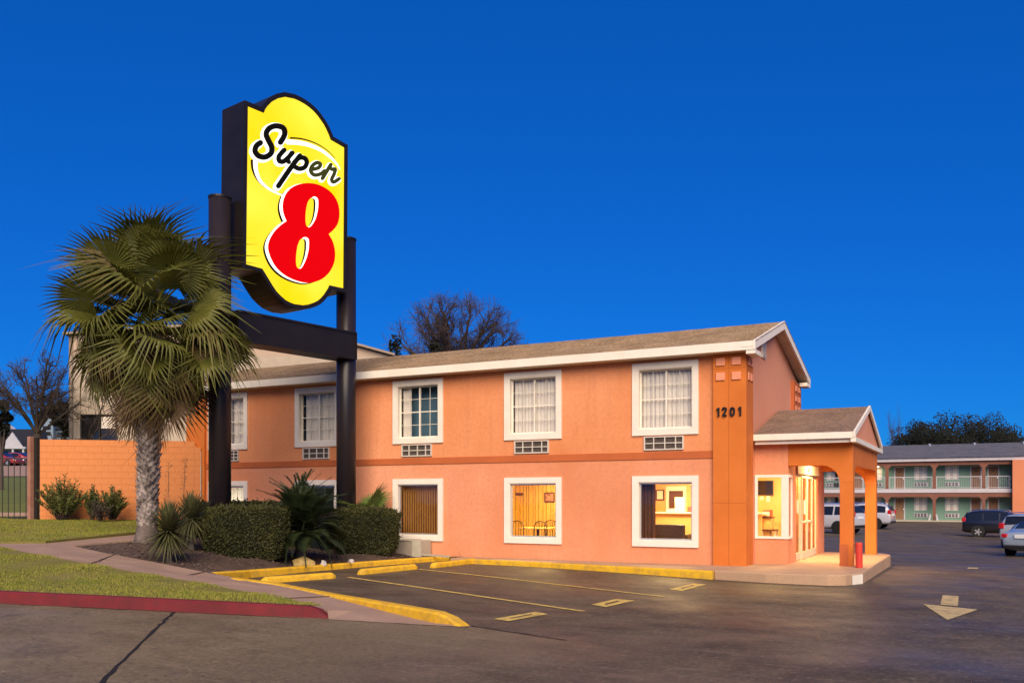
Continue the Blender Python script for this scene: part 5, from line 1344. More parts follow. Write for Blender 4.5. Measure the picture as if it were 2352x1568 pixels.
def shrub(px, py_base, py_top, d, wpx, label, seed, n=60, z=None, m='shrub', leafs=34):
    r = random.Random(seed); c = at_d(px, py_base, d); top_ = at_d(px, py_top, d); z = c.z if z is None else z; hgt = top_.z - z; wid = wpx * d / F / 2
    t = thing('shrub', label, 'shrub', (c.x, c.y, z), 'shrubs along the orange wall')
    st = MB(); lv = MB()
    for i in range(n):
        a = r.uniform(0, 6.283); rr = math.sqrt(r.random()); hh = hgt * (1 - .45 * rr) * r.uniform(.55, 1.02); b0 = Vector((c.x, c.y, z - .03)) + Vector((math.cos(a), math.sin(a), 0)) * rr * wid * .25
        b1 = b0 + Vector((math.cos(a) * rr * wid, math.sin(a) * rr * wid, hh)); mid = b0.lerp(b1, .5) + Vector((0, 0, .06)); st.tube([b0, mid, b1], [.008, .006, .003], 4, False)
        for j in range(leafs):
            k = .22 + .78 * j / leafs; p = b0.lerp(mid, k * 2) if k < .5 else mid.lerp(b1, k * 2 - 1); dv = Vector((r.gauss(0, 1), r.gauss(0, 1), .8)).normalized(); L = r.uniform(.06, .13); s = dv.orthogonal().normalized() * L * .16
            lv.add([p, p + dv * L * .5 + s, p + dv * L, p + dv * L * .5 - s], [(0, 1, 2, 3)])
    st.build('stems', M['twig'], t, recalc=False); lv.build('foliage', M[m], t, recalc=False)
shrub(145, 1191, 1072, 28.0, 92, 'tall bushy green shrub against the orange wall near the gate post', 1, 105)
shrub(212, 1190, 1095, 28.2, 30, 'narrow upright shrub in the middle of the orange wall', 2, 40)
shrub(258, 1190, 1098, 28.2, 56, 'pale leafy shrub against the orange wall beside the palm trunk', 3, 64)
shrub(232, 1193, 1130, 27.6, 46, 'low greyish half-bare shrub in front of the two upright shrubs', 4, 40, m='twig', leafs=10)

# ------------------------------------------------------------------ beige building behind
BD = 38.0
BG = thing('beige_building', 'plain beige building with low gable standing behind the palm and the motel', 'building', tuple(at_d(300, 1145, BD)[:2]) + (1.2,))
def bp(px, py, dd=0.0): return at_d(px, py, BD) + Vector((FW.x, FW.y, 0)) * dd
poly = [(158, 1200), (158, 772), (620, 741), (900, 818), (900, 1200)]
hx0, hx1, hy0, hy1 = 184, 270, 951, 1012
P_ = lambda u, v, w: bp(u, v, w)
mb = MB(); wall_holes(mb, 158, 900, 818, 1200, [(hx0, hx1, hy0, hy1)], lambda u, v, w: bp(u, v, w), .2)
mb.build('wall', M['brick_pale'], BG, recalc=False)
mb = MB(); mb.prism([bp(x, y) for x, y in ((158, 772), (620, 741), (900, 817.9), (158, 817.9))], Vector((FW.x, FW.y, 0)) * .2); mb.build('gable', M['beige'], BG)
for x in (158, 900): MB().prism([bp(x, 1200), bp(x, 772 if x == 158 else 818), bp(x, 772 if x == 158 else 818, 12), bp(x, 1200, 12)], Vector((RT.x, RT.y, 0)) * (.2 if x == 158 else -.2)).build('wall', M['beige'], BG)
cap = [(150, 770), (620, 739), (908, 818)]
for a, b in zip(cap, cap[1:]):
    MB().prism([bp(*a, -.25), bp(*b, -.25), bp(b[0], b[1] - 5, -.25), bp(a[0], a[1] - 5, -.25)], Vector((FW.x, FW.y, 0)) * 12.5).build('roof_edge', M['cap'], BG)
M['win_dark'] = mat('win_dark', (.02, .018, .018), .08, spec=.5)
wv = MB().prism([bp(hx0, hy0, .12), bp(hx1, hy0, .12), bp(hx1, hy1, .12), bp(hx0, hy1, .12)], Vector((FW.x, FW.y, 0)) * .02).build('window', M['win_dark'], BG)
for a, b, c, d in ((hx0, hx1, hy0, hy0 + 3), (hx0, hx0 + 3, hy0, hy1), (hx1 - 2.5, hx1, hy0, hy1), (225, 228.5, hy0, hy1)): MB().prism([bp(a, c, .04), bp(b, c, .04), bp(b, d, .04), bp(a, d, .04)], Vector((FW.x, FW.y, 0)) * .07).build('frame', M['dark_metal'], wv)
MB().prism([bp(230, 956, .10), bp(262, 956, .10), bp(262, 983, .10), bp(230, 983, .10)], Vector((FW.x, FW.y, 0)) * .015).build('blind', M['white_cool'], wv)

# ------------------------------------------------------------------ trees
def bare_tree(name, base, height, spread, label, seed, m, levels=6, group=None, lean=(0, 0), trunk_r=None, clumps=0, twig_r=.012, fork=.28, tropism=.12, nb=(2, 3), halfw=None, wide=False):
    r = random.Random(seed); t = thing(name, label, 'tree', tuple(base), group); base = Vector(base)
    tr = trunk_r or height * .028; big = MB(); small = MB(); tips = []
    def grow_(p, d, L, rad, lev):
        k = 3; P = [p]; dd = d.copy()
        for i in range(k):
            dd = (dd + Vector((r.gauss(0, .13), r.gauss(0, .13), r.gauss(0, .10)))).normalized(); P.append(P[-1] + dd * L / k)
        rr = [max(twig_r * .6, rad * (1 - .35 * i / k)) for i in range(k + 1)]
        (big if lev < 2 else small).tube(P, rr, 8 if lev < 2 else (4 if lev < 4 else 3), False)
        if lev >= levels: tips.append(P[-1]); return
        n_ = 6 if (wide and lev == 0) else (2 if lev > 4 else r.choice(nb)) + (1 if lev in (1, 2) else 0)
        for i in range(n_):
            a = r.uniform(0, 6.283); th = r.uniform(.35, .85) * spread * (1.25 if wide and lev == 0 else 1); o = dd.orthogonal().normalized(); o = Matrix.Rotation(a, 3, dd) @ o
            nd = (dd * math.cos(th) + o * math.sin(th) + Vector((0, 0, tropism))).normalized(); q = P[-1] if i < 2 else P[r.choice((1, 2))]
            grow_(q, nd, L * r.uniform(.62, .86), rad * r.uniform(.52, .68), lev + 1)
    grow_(base - Vector((0, 0, .2)), Vector((lean[0], lean[1], 1)).normalized(), height * fork, tr, 0)
    zs = sorted(v[2] for v in small.v)[int(len(small.v) * .975)] - base.z; rs = sorted(math.hypot(v[0] - base.x, v[1] - base.y) for v in small.v)[int(len(small.v) * .97)]
    kz = height / zs; kr = (halfw / rs) if halfw else kz
    for q in (big, small): q.v = [(base.x + (x - base.x) * kr, base.y + (y - base.y) * kr, base.z + (z - base.z) * kz) for x, y, z in q.v]
    big.build('trunk', M[m], t, smooth=True, recalc=False); small.build('branches', M[m], t, recalc=False, kind='stuff')
    return t, tips
def dome_tree(name, base, ctr_z, rx, rz, label, seed, m, limbs=10, subs=9, twigs=7, r0=.3, rt=.02, fork_z=None, lr=.5, bottom=-.25):
    r = random.Random(seed); base = Vector(base); t = thing(name, label, 'tree', tuple(base)); big = MB(); sm = MB()
    C = Vector((base.x, base.y, ctr_z)); fz = fork_z or (base.z + ctr_z) / 2; fk = Vector((base.x, base.y, fz))
    big.tube([base - Vector((0, 0, .2)), base.lerp(fk, .5) + Vector((r.uniform(-.1, .1), r.uniform(-.1, .1), 0)), fk], [r0 * 1.25, r0, r0 * .9], 9, False)
    def inside(v, k=1.0): return C + Vector((v.x * rx * k, v.y * rx * k, v.z * rz * k))
    for i in range(limbs):
        a = i * 2.39996 + r.uniform(-.3, .3); el = r.uniform(.12, 1.35); v = Vector((math.cos(a) * math.cos(el), math.sin(a) * math.cos(el), math.sin(el))); e = inside(v, r.uniform(.72, .85))
        mid = fk.lerp(e, .5) + Vector((0, 0, .10 * (e - fk).length)) + Vector((r.gauss(0, .05), r.gauss(0, .05), 0)) * rx; P = []
        for k in range(8):
            q = k / 7; P.append(fk * (1-q)**2 + mid * 2*q*(1-q) + e * q*q + Vector((r.gauss(0, .012), r.gauss(0, .012), r.gauss(0, .012))) * rx * (k > 0))
        R0 = r0 * lr; big.tube(P, [R0 * (1 - .8 * k / 7) + rt for k in range(8)], 6, False)
        for j in range(subs):
            q = r.uniform(.3, 1.0); k = min(6, int(q * 7)); p = P[k].lerp(P[k+1], q * 7 - k if q < 1 else 1)
            dv = (v * .8 + Vector((r.gauss(0, .8), r.gauss(0, .8), r.gauss(.15, .6)))).normalized(); L = rx * r.uniform(.18, .38); e2 = p + dv * L
            rel = e2 - C; kk = math.sqrt((rel.x / rx)**2 + (rel.y / rx)**2 + (rel.z / rz)**2)
            if kk > 1.0: e2 = C + rel / kk * r.uniform(.9, 1.0)
            if e2.z < ctr_z + bottom * rz: continue
            m2 = p.lerp(e2, .5) + Vector((r.gauss(0, .04), r.gauss(0, .04), r.gauss(0, .04))) * rx; sm.tube([p, m2, e2], [rt * 2.2, rt * 1.6, rt], 4, False)
            for w in range(twigs):
                s0 = p.lerp(m2, r.random()) if r.random() < .35 else m2.lerp(e2, r.random()); d2 = ((e2 - p).normalized() * .5 + v * .3 + Vector((r.gauss(0, .7), r.gauss(0, .7), r.gauss(.2, .6)))).normalized(); L2 = rx * r.uniform(.08, .17); s1 = s0 + d2 * L2; sm.tube([s0, s1], [rt * .9, rt * .5], 3, False)
                for z_ in range(3):
                    d3 = (d2 + Vector((r.gauss(0, .6), r.gauss(0, .6), r.gauss(0, .6)))).normalized(); s2 = s0.lerp(s1, r.uniform(.3, 1)); sm.tube([s2, s2 + d3 * L2 * r.uniform(.4, .8)], [rt * .55, rt * .3], 3, False)
    big.build('trunk', M[m], t, smooth=True, recalc=False); sm.build('branches', M[m], t, recalc=False, kind='stuff'); return t
def crown(mb, c, rad, n, size, r, squash=.8):
    lob = [(c + Vector((r.gauss(0, .45) * rad, r.gauss(0, .45) * rad, r.gauss(0, .32) * rad * squash)), rad * r.uniform(.3, .55)) for _ in range(16)]
    for _ in range(n):
        q, lr = r.choice(lob); v = Vector((r.gauss(0, 1), r.gauss(0, 1), r.gauss(0, 1))).normalized(); p = q + v * lr * r.random() ** .35
        d = Vector((r.gauss(0, 1), r.gauss(0, 1), r.gauss(0, .6))).normalized(); s = d.orthogonal().normalized() * size * r.uniform(.4, .8); l = d * size * r.uniform(.7, 1.4)
        mb.add([p - l * .5, p + s * .6, p + l, p - s * .6], [(0, 1, 2, 3)])
def evergreen(px, d, py_top, wpx, label, seed, group, zb=None, n=2600, m='evergreen', bushy=False, lift=0):
    r = random.Random(seed); b = at_d(px, HY, d); top_ = at_d(px, py_top, d); b.z = zb if zb is not None else -.5; hgt = top_.z - b.z; w = wpx * d / F / 2
    t = thing('evergreen_tree', label, 'tree', tuple(b), group)
    if not bushy:
        mb = MB(); c0 = b + Vector((0, 0, hgt * .55)); mb.tube([b - Vector((0, 0, .2)), b + Vector((0, 0, hgt * .3)), c0], [hgt * .018, hgt * .014, hgt * .01], 7)
        for i in range(5): a = i * 1.3; mb.tube([b + Vector((0, 0, hgt * .32)), c0 + Vector((math.cos(a) * w * .6, math.sin(a) * w * .6, hgt * .1))], [hgt * .012, .02], 5)
        mb.build('trunk', M['twig_far'], t, recalc=False)
    mb = MB(); crown(mb, b + Vector((0, 0, hgt * (.62 if not bushy else .5))), w * .92, n, max(.16, w * .055), r, hgt * .42 / w)
    zz = sorted(v[2] for v in mb.v); zc = b.z + hgt * .55; kz = (b.z + hgt - zc) / max(.1, zz[int(len(zz) * .985)] - zc); xx = sorted(math.hypot(v[0] - b.x, v[1] - b.y) for v in mb.v)[int(len(mb.v) * .93)]; kr = w / xx
    mb.v = [(b.x + (x - b.x) * kr, b.y + (y - b.y) * kr, zc + (z - zc) * kz) for x, y, z in mb.v]
    if lift:
        zb_ = min(v[2] for v in mb.v); zt_ = b.z + hgt; k_ = lift * hgt / (zt_ - zb_); mb.v = [(x, y, zt_ + (z - zt_) * k_) for x, y, z in mb.v]
    mb.build('crown', M[m], t, recalc=False); return t
# big bare tree behind the roof
b = at_d(1042, 1145, 58); b.z = -.4
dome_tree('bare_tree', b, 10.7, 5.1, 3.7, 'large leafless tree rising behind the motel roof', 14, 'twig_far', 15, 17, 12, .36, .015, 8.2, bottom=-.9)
evergreen(915, 52, 786, 90, 'dark round evergreen just above the roof beside the beige gable', 3, None, 0, 2600)
evergreen(1000, 54, 798, 90, 'low dark evergreen crown just showing over the roof below the leafless tree', 4, None, 0, 1800)
# left: bare tree behind the wall, dark evergreens on the slope
b = at_d(86, 1080, 36); b.z = zhill(*camco(b.x, b.y))
dome_tree('bare_tree', b, 5.1, 2.1, 2.75, 'leafless tree with spreading branches behind the orange wall and gate', 5, 'twig', 15, 11, 9, .15, .009, 4.3, lr=.34)
b = at_d(118, 1080, 35); b.z = zhill(*camco(b.x, b.y))
bare_tree('bare_tree', b, 4.2, 1.15, 'small leaning leafless tree in front of the beige building corner', 9, 'twig', 5, None, lean=(.45, .3), trunk_r=.08, twig_r=.007, fork=.36)
for px, d, pt_, w_, s_, l in ((4, 46, 890, 46, 11, 'dark olive evergreen crown at the left beyond the gate'), (136, 44, 925, 56, 13, 'dark evergreen beside the corner of the beige building')):
    b = at_d(px, 1145, d); evergreen(px, d, pt_, w_, l, s_, 'evergreens behind the gate', zhill(*camco(b.x, b.y)), 2200, lift=.5)
# right: tree line behind the far wing
tl = [(2080, 112, 974, 110, 'broad dark evergreen behind the far wing next to two bare trunks'), (2140, 118, 966, 120, 'dark evergreen with rounded top behind the far wing'), (2192, 110, 968, 130, 'tallest dark evergreen in the row behind the far wing'), (2245, 116, 970, 130, 'dark evergreen right of the tallest one behind the far wing'), (2290, 112, 965, 110, 'thinner dark evergreen with sky gaps behind the far wing'), (2345, 108, 955, 120, 'dark evergreen at the far right behind the far wing'), (2400, 110, 948, 130, 'dark evergreen beyond the right end of the far wing'), (2115, 124, 985, 120, 'lower dark evergreen filling the row behind the far wing'), (2215, 126, 985, 140, 'wide lower evergreen mass behind the row of trees'), (2310, 124, 988, 130, 'wide lower evergreen near the right end of the row')]
for i, (px, d, pt_, w_, l) in enumerate(tl): evergreen(px, d, pt_, w_, l, 60 + i, 'tree line behind the far wing', -.4, 7500)
for px, s_, h, l in ((2046, 3, 12.6, 'tall thin bare tree, the paler of two trunks left of the tree line'), (2058, 8, 12.6, 'tall thin bare tree, the darker of two trunks left of the tree line')):
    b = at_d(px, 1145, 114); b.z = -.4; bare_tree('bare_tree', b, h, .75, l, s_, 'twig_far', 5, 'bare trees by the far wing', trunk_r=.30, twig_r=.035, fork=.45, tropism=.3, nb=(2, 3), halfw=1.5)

# ------------------------------------------------------------------ far wing with balconies
FY = 68.3
FB = thing('motel_wing', 'far two-storey wing with pale green walls, balconies and a dark grey roof', 'building', (0, FY + 4, -.35))
gz = -.22; s0, s1 = 2.27, 2.62; e0, e1 = 5.10, 5.42; FX0, FX1 = -16.0, 7.97; WY = FY + 1.55
cols_ = [-2.16 + 3.96 * k for k in range(-3, 3)]
bays = []
def far_open(x, kind): bays.append((x, kind))
P0 = [(-2.16 + .55, 'd'), (-2.16 + 2.2, 'w'), (1.78 + .85, 'w'), (1.78 + 2.95, 'd'), (5.76 + .35, 'd')]
for b in range(-3, 1):
    P0 += [(-2.16 - 7.92 * 1 + .55 + b * 0, 'd')] if b == 0 else []
P0 += [(-6.12 + .9, 'd'), (-6.12 + 2.3, 'w'), (-6.12 - 1.6, 'w'), (-10.08 + .6, 'd'), (-10.08 + 3.1, 'w')]
P0 = sorted(set((round(x, 3), k) for x, k in P0))
holes = []
for x, k in P0:
    for f0 in (gz, s1):
        holes.append((x, x + .82, f0 + .02, f0 + 2.05, k, f0) if k == 'd' else (x, x + 1.12, f0 + .85, f0 + 2.1, k, f0))
mb = MB(); wall_holes(mb, FX0, FX1, gz - .3, e1, [h[:4] for h in holes], lambda u, v, w: (u, WY + w, v), .15); mb.build('wall', M['green_wall'], FB, recalc=False)
for (a, b, c, d, k, f0) in holes:
    if k == 'd':
        dr = MB().box(a + .05, b - .05, WY + .05, WY + .09, c, d - .05).build('door', M['door_brown'], FB)
        fm = MB().box(a - .06, a + .05, WY - .02, WY + .05, c, d).box(b - .05, b + .06, WY - .02, WY + .05, c, d).box(a + .05, b - .05, WY - .02, WY + .05, d - .05, d + .04); fm.build('door_frame', M['far_white'], dr)
        MB().box((a + b) / 2 - .08, (a + b) / 2 + .08, WY + .03, WY + .05, c + 1.55, c + 1.62).build('number_plate', M['dark_metal'], dr)
        MB().lathe((b - .1, WY + .03, c + .95), [(.0, -.05), (.04, -.04), (.04, 0)], 8, 'y').build('handle', M['chrome'], dr)
    else:
        wv = MB().box(a, b, WY + .06, WY + .08, c, d).build('window', M['curtain'], FB)
        mb = MB()
        for q in (a, (a + b) / 2 - .02, b - .04): mb.box(q, q + .04, WY + .01, WY + .06, c, d)
        for q in (c, (c + d) / 2 - .02, d - .04): mb.box(a + .04, b - .04, WY + .015, WY + .055, q, q + .035)
        mb.build('frame', M['metal_trim'], wv)
        mb = MB(); 
        for i in (0, 2, 3, 5): mb.box(a + .09 + i * .18, a + .115 + i * .18, WY + .045, WY + .06, c + .05, d - .05)
        mb.build('curtain_fold', M['util'], wv)
        ac_ = MB().box(a - .02, b + .05, WY - .06, WY, f0 + .25, f0 + .62).build('air_conditioner', M['far_white'], FB)
        for i in range(4):
            for j in range(2): MB().box(a + .04 + i * .27, a + .22 + i * .27, WY - .07, WY - .06, f0 + .30 + j * .15, f0 + .41 + j * .15).build('louvre', M['dark_metal'], ac_)
MB().box(FX0, FX1, FY, WY, s0, s1).build('balcony_slab', M['far_white'], FB, bevel=.01)
MB().box(FX0, FX1, FY + .06, FY + .26, s0 - .38, s0 - .002).build('beam', M['far_col'], FB)
MB().box(FX0, FX1, FY + .06, FY + .26, e0 - .35, e0 - .002).build('beam', M['far_col'], FB)
MB().box(FX0, FX1 + 8, FY - .2, WY, e0, e1).build('fascia', M['far_white'], FB, bevel=.01)
for x in cols_:
    for f0, f1 in ((gz, s0 - .38), (s1, e0 - .35)):
        MB().prism([(x - .13, FY + .05, f0), (x + .13, FY + .05, f0), (x + .13, FY + .05, f1 - .28), (x + .36, FY + .05, f1), (x - .36, FY + .05, f1), (x - .13, FY + .05, f1 - .28)], (0, .24, 0)).build('column', M['far_col'], FB)
xs_ = [FX0] + [c for c in cols_] + [FX1]
for a, b in zip(xs_, xs_[1:]):
    a += .16; b -= .16
    rl = MB().box(a, b, FY + .10, FY + .15, s1 + 1.05, s1 + 1.11).box(a, b, FY + .10, FY + .15, s1 + .08, s1 + .12).box(a, a + .05, FY + .10, FY + .15, s1, s1 + 1.05).box(b - .05, b, FY + .10, FY + .15, s1, s1 + 1.05).build('railing', M['far_white'], FB)
    n_ = int((b - a) / .14); mb = MB()
    for i in range(1, n_): x = a + (b - a) * i / n_; mb.box(x - .008, x + .008, FY + .115, FY + .135, s1 + .12, s1 + 1.05)
    mb.build('balusters', M['metal_trim'], rl)
MB().prism([(FX0 - 1, FY - .35, e1), (FX0 - 1, FY + 5.2, 6.9), (FX0 - 1, FY + 10.5, e1)], (FX1 - FX0 + 10, 0, 0)).build('roof', M['slate'], FB)
rv = FB.children[-1]
for x in (-3.6, 1.2, 5.0, 9): MB().lathe((x, FY + 4.6, 6.72), [(.09, 0), (.09, .12), (.14, .13), (.14, .2), (.0, .24)], 10).build('roof_vent', M['metal_trim'], rv)
MB().box(FX0, FX1, WY + .2, FY + 10, gz - .3, e1).build('back', M['dark_interior'], FB)
MB().box(FX1, FX1 + 8.5, FY - .6, FY + 10, gz - .4, e0).build('end_block', M['far_orange'], FB)
MB().box(FX0, FX1, FY - .6, WY, gz - .5, gz).build('far_sidewalk', M['util_pale'], kind='structure')
x = -.05 + cols_[4]
for s in (-.34, .34): tag(MB().prism([(x + s * 1.0 - .08, FY - .35, gz), (x + s * 1.0 + .08, FY - .35, gz), (x + s * .72 + .06, FY - .35, gz + .55), (x + s * .72 - .06, FY - .35, gz + .55)], (0, .06, 0)).build('parking_bumper_post', M['far_white']), 'short white guard at a far wing column foot, ' + ('away from the minivan' if s < 0 else 'towards the minivan'), 'guard', 'column guards')
lm = MB().lathe((-3.05, FY + .9, e0 - .42), [(.0, -.02), (.11, .0), (.13, .1), (.13, .14), (.0, .15)], 12).build('balcony_lamp', M['lamp_glow'], FB)
lamp('balcony_lamp_light', (-3.05, FY + .9, e0 - .46), 18, (1.0, .8, .5), .2)

# ------------------------------------------------------------------ cars
def make_car(label, paint, kind, group='parked cars'):
    c = thing('parked_car', label, 'car', (0, 0, 0), group)
    if kind == 'sedan':
        L, Wd, Ht = 4.75, 1.80, 1.45
        st = [(-2.37, .42, .72, .75), (-2.30, .30, .95, .98), (-1.95, .24, 1.00, 1.06), (-1.55, .22, .99, 1.09), (-1.15, .22, .98, 1.30), (-.75, .22, .97, 1.42), (-.2, .22, .95, 1.45), (.35, .22, .93, 1.42), (.85, .22, .92, 1.20), (1.2, .22, .90, .98), (1.75, .24, .84, .90), (2.15, .26, .74, .78), (2.37, .38, .58, .60)]
        cab = (3, 9); R_ = .325; axl = (-1.40, 1.40)
    else:
        L, Wd, Ht = 4.75, 1.90, 1.74
        st = [(-2.37, .45, .90, .93), (-2.33, .34, 1.02, 1.10), (-2.22, .28, 1.05, 1.40), (-2.05, .26, 1.05, 1.64), (-1.6, .25, 1.05, 1.72), (-1.0, .25, 1.04, 1.745), (-.3, .25, 1.03, 1.74), (.3, .25, 1.02, 1.70), (.75, .25, 1.01, 1.50), (1.15, .25, 1.0, 1.10), (1.7, .26, .96, 1.02), (2.15, .28, .86, .90), (2.37, .40, .66, .68)]
        cab = (1, 9); R_ = .345; axl = (-1.42, 1.42)
    rings = []; W2 = Wd / 2; xm = st[-1][0]
    for (x, zl, zb, zt_) in st:
        e = 1 - .16 * (abs(x) / xm) ** 4; w = W2 * e; g = max(0, zt_ - zb); wr = w - .30 * g - (.10 if g < .13 else .0)
        half = [(0, zl), (w * .80, zl), (w * .96, zl + .10), (w, zl + .26), (w, zb - .14), (w * .975, zb), (wr + .02, zb + g * .86 if g > .13 else zb + g * .5), (wr * .90, zt_ - .012), (wr * .5, zt_ + (.012 if g > .13 else .01)), (0, zt_ + (.018 if g > .13 else .014))]
        rings.append([Vector((x, y, z)) for y, z in half])
    mb = MB(); K = len(rings[0])
    for s in (1, -1):
        o = len(mb.v)
        for rg in rings: mb.v += [(p.x, p.y * s, p.z) for p in rg]
        for i in range(len(rings) - 1):
            for k in range(K - 1):
                f = (o+i*K+k, o+(i+1)*K+k, o+(i+1)*K+k+1, o+i*K+k+1); mb.f.append(f if s > 0 else f[::-1])
        mb.f += [tuple(o + k for k in range(K)), tuple(o + (len(rings)-1)*K + k for k in range(K))[::-1]]
    body = mb.build('body', paint, c, smooth=True); sm_ = body.modifiers.new('s', 'SUBSURF'); sm_.levels = sm_.render_levels = 1
    # side windows
    def side_pt(x, t, s):
        for a, b in zip(rings, rings[1:]):
            if a[0].x <= x <= b[0].x: u = (x - a[0].x) / (b[0].x - a[0].x); p = a[5].lerp(b[5], u); q = a[6].lerp(b[6], u); v = p.lerp(q, t); return Vector((x, (v.y + .012) * s, v.z))
    wins = [(-1.42, -.42), (-.34, .62)] if kind == 'sedan' else [(-2.02, -1.18), (-1.08, -.22), (-.14, .82)]
    for s in (1, -1):
        for a, b in wins:
            mb = MB(); n_ = 6
            for i in range(n_ + 1):
                x = a + (b - a) * i / n_; tt = .92
                mb.v += [tuple(side_pt(x, .10, s)), tuple(side_pt(x, tt, s))]
            mb.f = [(2*i, 2*i+2, 2*i+3, 2*i+1) for i in range(n_)]; mb.build('side_window', M['car_glass'], c, recalc=False)
    def across(i0, i1, lo, hi, name):
        mb = MB(); a, b = rings[i0], rings[i1]
        for t in (lo, hi):
            p6 = a[7].lerp(b[7], t); p9 = a[9].lerp(b[9], t); n_ = (b[9] - a[9]).cross(Vector((0, 1, 0))).normalized(); n_ = n_ if n_.z > 0 else -n_
            for y in (-1, -.5, 0, .5, 1): mb.v.append(tuple(Vector((p6.x if abs(y) == 1 else p9.x, p6.y * y * .93, p6.z if abs(y) == 1 else p9.z)) + n_ * .05))
        mb.f = [(k, k+1, k+6, k+5) for k in range(4)]; mb.build(name, M['car_glass'], c, recalc=False)
    if kind == 'sedan': across(3, 5, .10, .92, 'rear_window'); across(7, 9, .06, .95, 'windscreen')
    else: across(1, 3, .18, .90, 'rear_window'); across(7, 9, .06, .95, 'windscreen')
    for x in axl:
        for s in (1, -1):
            wh = MB().lathe((x, s * (W2 - .10), R_), [(R_ * .66, -.11), (R_ * .96, -.11), (R_, -.07), (R_, .07), (R_ * .96, .115), (R_ * .66, .115)], 24, 'y').build('wheel', M['tyre'], c)
            rim = MB(); rim.lathe((x, s * (W2 - .10), R_), [(.0, .02), (R_ * .64, .02), (R_ * .66, .10), (R_ * .60, .10), (R_ * .58, .05), (0, .05)] if s > 0 else [(.0, -.02), (R_ * .64, -.02), (R_ * .66, -.10), (R_ * .60, -.10), (R_ * .58, -.05), (0, -.05)], 20, 'y')
            rim.build('rim_dish', M['tyre'], wh); mb = MB()
            for k in range(5):
                a = k * 1.2566; d_ = Vector((math.cos(a), 0, math.sin(a))); mb.beam(Vector((x, s * (W2 - .005), R_)) + d_ * .03, Vector((x, s * (W2 - .002), R_)) + d_ * R_ * .64, .03, .085, d_.cross(Vector((0, 1, 0))))
            mb.lathe((x, s * (W2 - .012), R_), [(R_ * .60, 0), (R_ * .68, 0), (R_ * .68, s * .018), (R_ * .60, s * .018)], 24, 'y'); mb.lathe((x, s * (W2 - .012), R_), [(0, 0), (R_ * .30, 0), (R_ * .26, s * .02), (0, s * .025)], 16, 'y'); mb.build('rim', M['rim'], wh, recalc=True)
            MB().lathe((x, s * (W2 - .085), R_ + .01), [(.0, 0), (R_ * 1.16, 0), (R_ * 1.16, s * .093), (.0, s * .093)], 24, 'y').build('wheel_arch', M['black_plastic'], c)
    # lights, plate, bumper trim, mirrors
    xr = st[0][0]; zl = .80 if kind == 'sedan' else 1.0
    for s in (1, -1):
        MB().box(xr - .012, xr + .22, s * (W2 * .62) if s > 0 else -W2 * .875, W2 * .875 if s > 0 else -W2 * .62, zl, zl + (.15 if kind == 'sedan' else .28)).build('tail_light', M['tail'], c, bevel=.03)
        MB().box(2.16, 2.34, min(s * W2 * .55, s * W2 * .84), max(s * W2 * .55, s * W2 * .84), .66, .80).build('headlight', M['chrome'], c, bevel=.03)
        MB().box(.62, .78, min(s * (W2 - .05), s * (W2 + .16)), max(s * (W2 - .05), s * (W2 + .16)), 1.0, 1.14).build('mirror', paint, c, bevel=.03)
    MB().box(xr - .03, xr + .1, -.26, .26, .78 if kind == 'sedan' else .86, .93 if kind == 'sedan' else 1.0).build('licence_plate', M['plate'], c, bevel=.006)
    MB().box(xr - .02, xr + .15, -W2 * .72, W2 * .72, .36, .50).build('bumper_trim', M['black_plastic'], c, bevel=.03)
    if kind != 'sedan':
        for s in (1, -1): MB().tube([(-1.85, s * .62, 1.70), (-1.7, s * .62, 1.79), (.2, s * .62, 1.79), (.4, s * .62, 1.72)], .02, 6).build('roof_rail', M['chrome'], c)
    return c
def park(c, px, py, heading, d):
    p = at_d(px, py, d); c.location = (p.x, p.y, zlot(p.x, p.y) if d < 85 and px > 1000 else zhill(*camco(p.x, p.y))); c.rotation_euler = (0, 0, heading)
PB_ = car_paint('paint_black', (.006, .006, .008)); PS_ = car_paint('paint_silver', (.24, .29, .37)); PW_ = car_paint('paint_white', (.46, .46, .50)); PR_ = car_paint('paint_red', (.28, .02, .03)); PG_ = car_paint('paint_grey', (.30, .33, .38))
park(make_car('black minivan with light alloy wheels and red tail lamp parked by the far wing', PB_, 'suv'), 2305, 1225, R(-4), 59)
park(make_car('silver sedan seen from behind, nearest of the cars beside the far wing', PS_, 'sedan'), 2402, 1260, R(66), 38)
park(make_car('grey hatchback parked just beyond the silver sedan', PG_, 'suv'), 2381, 1240, R(66), 46)
park(make_car('white sport utility car seen between the door and the portico column', PW_, 'suv'), 1893, 1215, R(158), 55)
park(make_car('white hatchback seen between the two portico columns', car_paint('paint_pale', (.40, .40, .45)), 'suv'), 1972, 1206, R(172), 65)
park(make_car('dark red car on the slope beyond the gate, left one', PR_, 'sedan'), 2, 1060, R(20), 96)
park(make_car('dark red car on the slope beyond the gate, in front of the gabled house', PR_, 'sedan'), 42, 1058, R(25), 98)

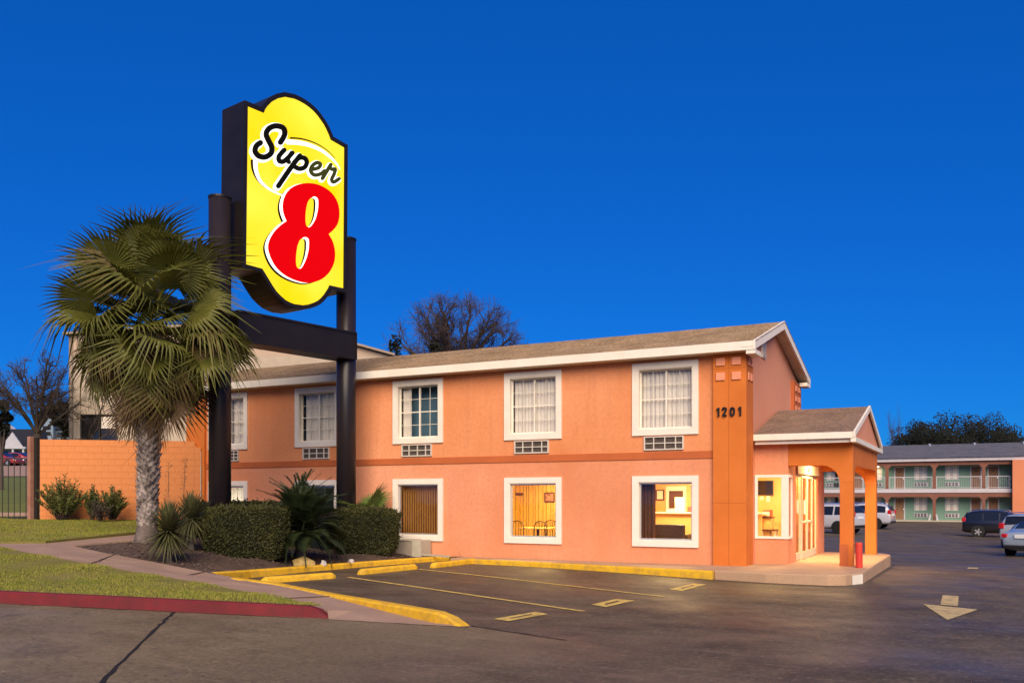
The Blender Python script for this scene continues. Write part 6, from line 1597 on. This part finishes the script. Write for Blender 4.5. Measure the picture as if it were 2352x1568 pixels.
# ------------------------------------------------------------------ houses at the back left
M['roof_dark'] = mat('roof_dark', (.016, .016, .022), .9)
M['house_white'] = mat('house_white', (.42, .42, .46), .8, (.36, .36, .40), 1)
M['house_blue'] = mat('house_blue', (.16, .22, .28), .8, (.20, .26, .32), 1)
HDp = 112.0
def hp(px, py, dd=0.0): return at_d(px, py, HDp + dd)
HS = thing('gabled_house', 'house with dark roof and small white gabled porch up the slope beyond the gate', 'house', tuple(hp(30, 1060)))
fwd3 = Vector((FW.x, FW.y, 0))
MB().prism([hp(-60, 1026, 2), hp(84, 1026, 2), hp(84, 1075, 2), hp(-60, 1075, 2)], fwd3 * 8).build('wall', M['house_white'], HS)
MB().prism([hp(-64, 1028, .5), hp(88, 1028, .5), hp(78, 985, 5), hp(-60, 985, 5)], fwd3 * 3).build('roof', M['roof_dark'], HS)
MB().prism([hp(1, 1028), hp(54, 1028), hp(28, 992)], fwd3 * .2).build('porch_gable', M['house_white'], HS)
MB().prism([hp(-3, 1030, -.1), hp(58, 1030, -.1), hp(58, 1025.5, -.1), hp(-3, 1025.5, -.1)], fwd3 * 2).build('porch_beam', M['house_white'], HS)
for px in (2, 29, 53): MB().prism([hp(px - 2, 1030), hp(px + 2, 1030), hp(px + 2, 1075), hp(px - 2, 1075)], fwd3 * .2).build('porch_post', M['house_white'], HS)
for px in (12, 38, 65): MB().prism([hp(px - 5, 1036, 1.9), hp(px + 5, 1036, 1.9), hp(px + 5, 1062, 1.9), hp(px - 5, 1062, 1.9)], fwd3 * .1).build('window', M['win_dark'], HS)
HDp = 140.0
H2 = thing('blue_house', 'blue-grey house with dark windows partly hidden by the leafless tree', 'house', tuple(hp(120, 1010)))
MB().prism([hp(92, 1020), hp(92, 968), hp(106, 948), hp(122, 968), hp(122, 1020)], fwd3 * 8).build('wall', M['house_blue'], H2)
MB().prism([hp(122, 1020, 1), hp(122, 985, 1), hp(158, 985, 1), hp(158, 1020, 1)], fwd3 * 8).build('wing', M['house_blue'], H2)
MB().prism([hp(119, 986, .5), hp(162, 986, .5), hp(156, 966, 4), hp(121, 966, 4)], fwd3 * 3).build('roof', M['roof_dark'], H2)
for a, b, c, d in ((98, 116, 978, 986), (98, 116, 991, 999), (130, 150, 992, 1004)): MB().prism([hp(a, c, -.1), hp(b, c, -.1), hp(b, d, -.1), hp(a, d, -.1)], fwd3 * .1).build('window', M['win_dark'], H2)
H3 = thing('pale_house', 'pale house with light roof at the far left up the slope', 'house', tuple(hp(0, 1000)))
MB().prism([hp(-60, 1010, -10), hp(-60, 990, -10), hp(18, 990, -10), hp(18, 1010, -10)], fwd3 * 8).build('wall', M['house_white'], H3)
MB().prism([hp(-64, 991, -10.5), hp(24, 991, -10.5), hp(-6, 968, -6), hp(-60, 968, -6)], fwd3 * 3).build('roof', M['far_white'], H3)
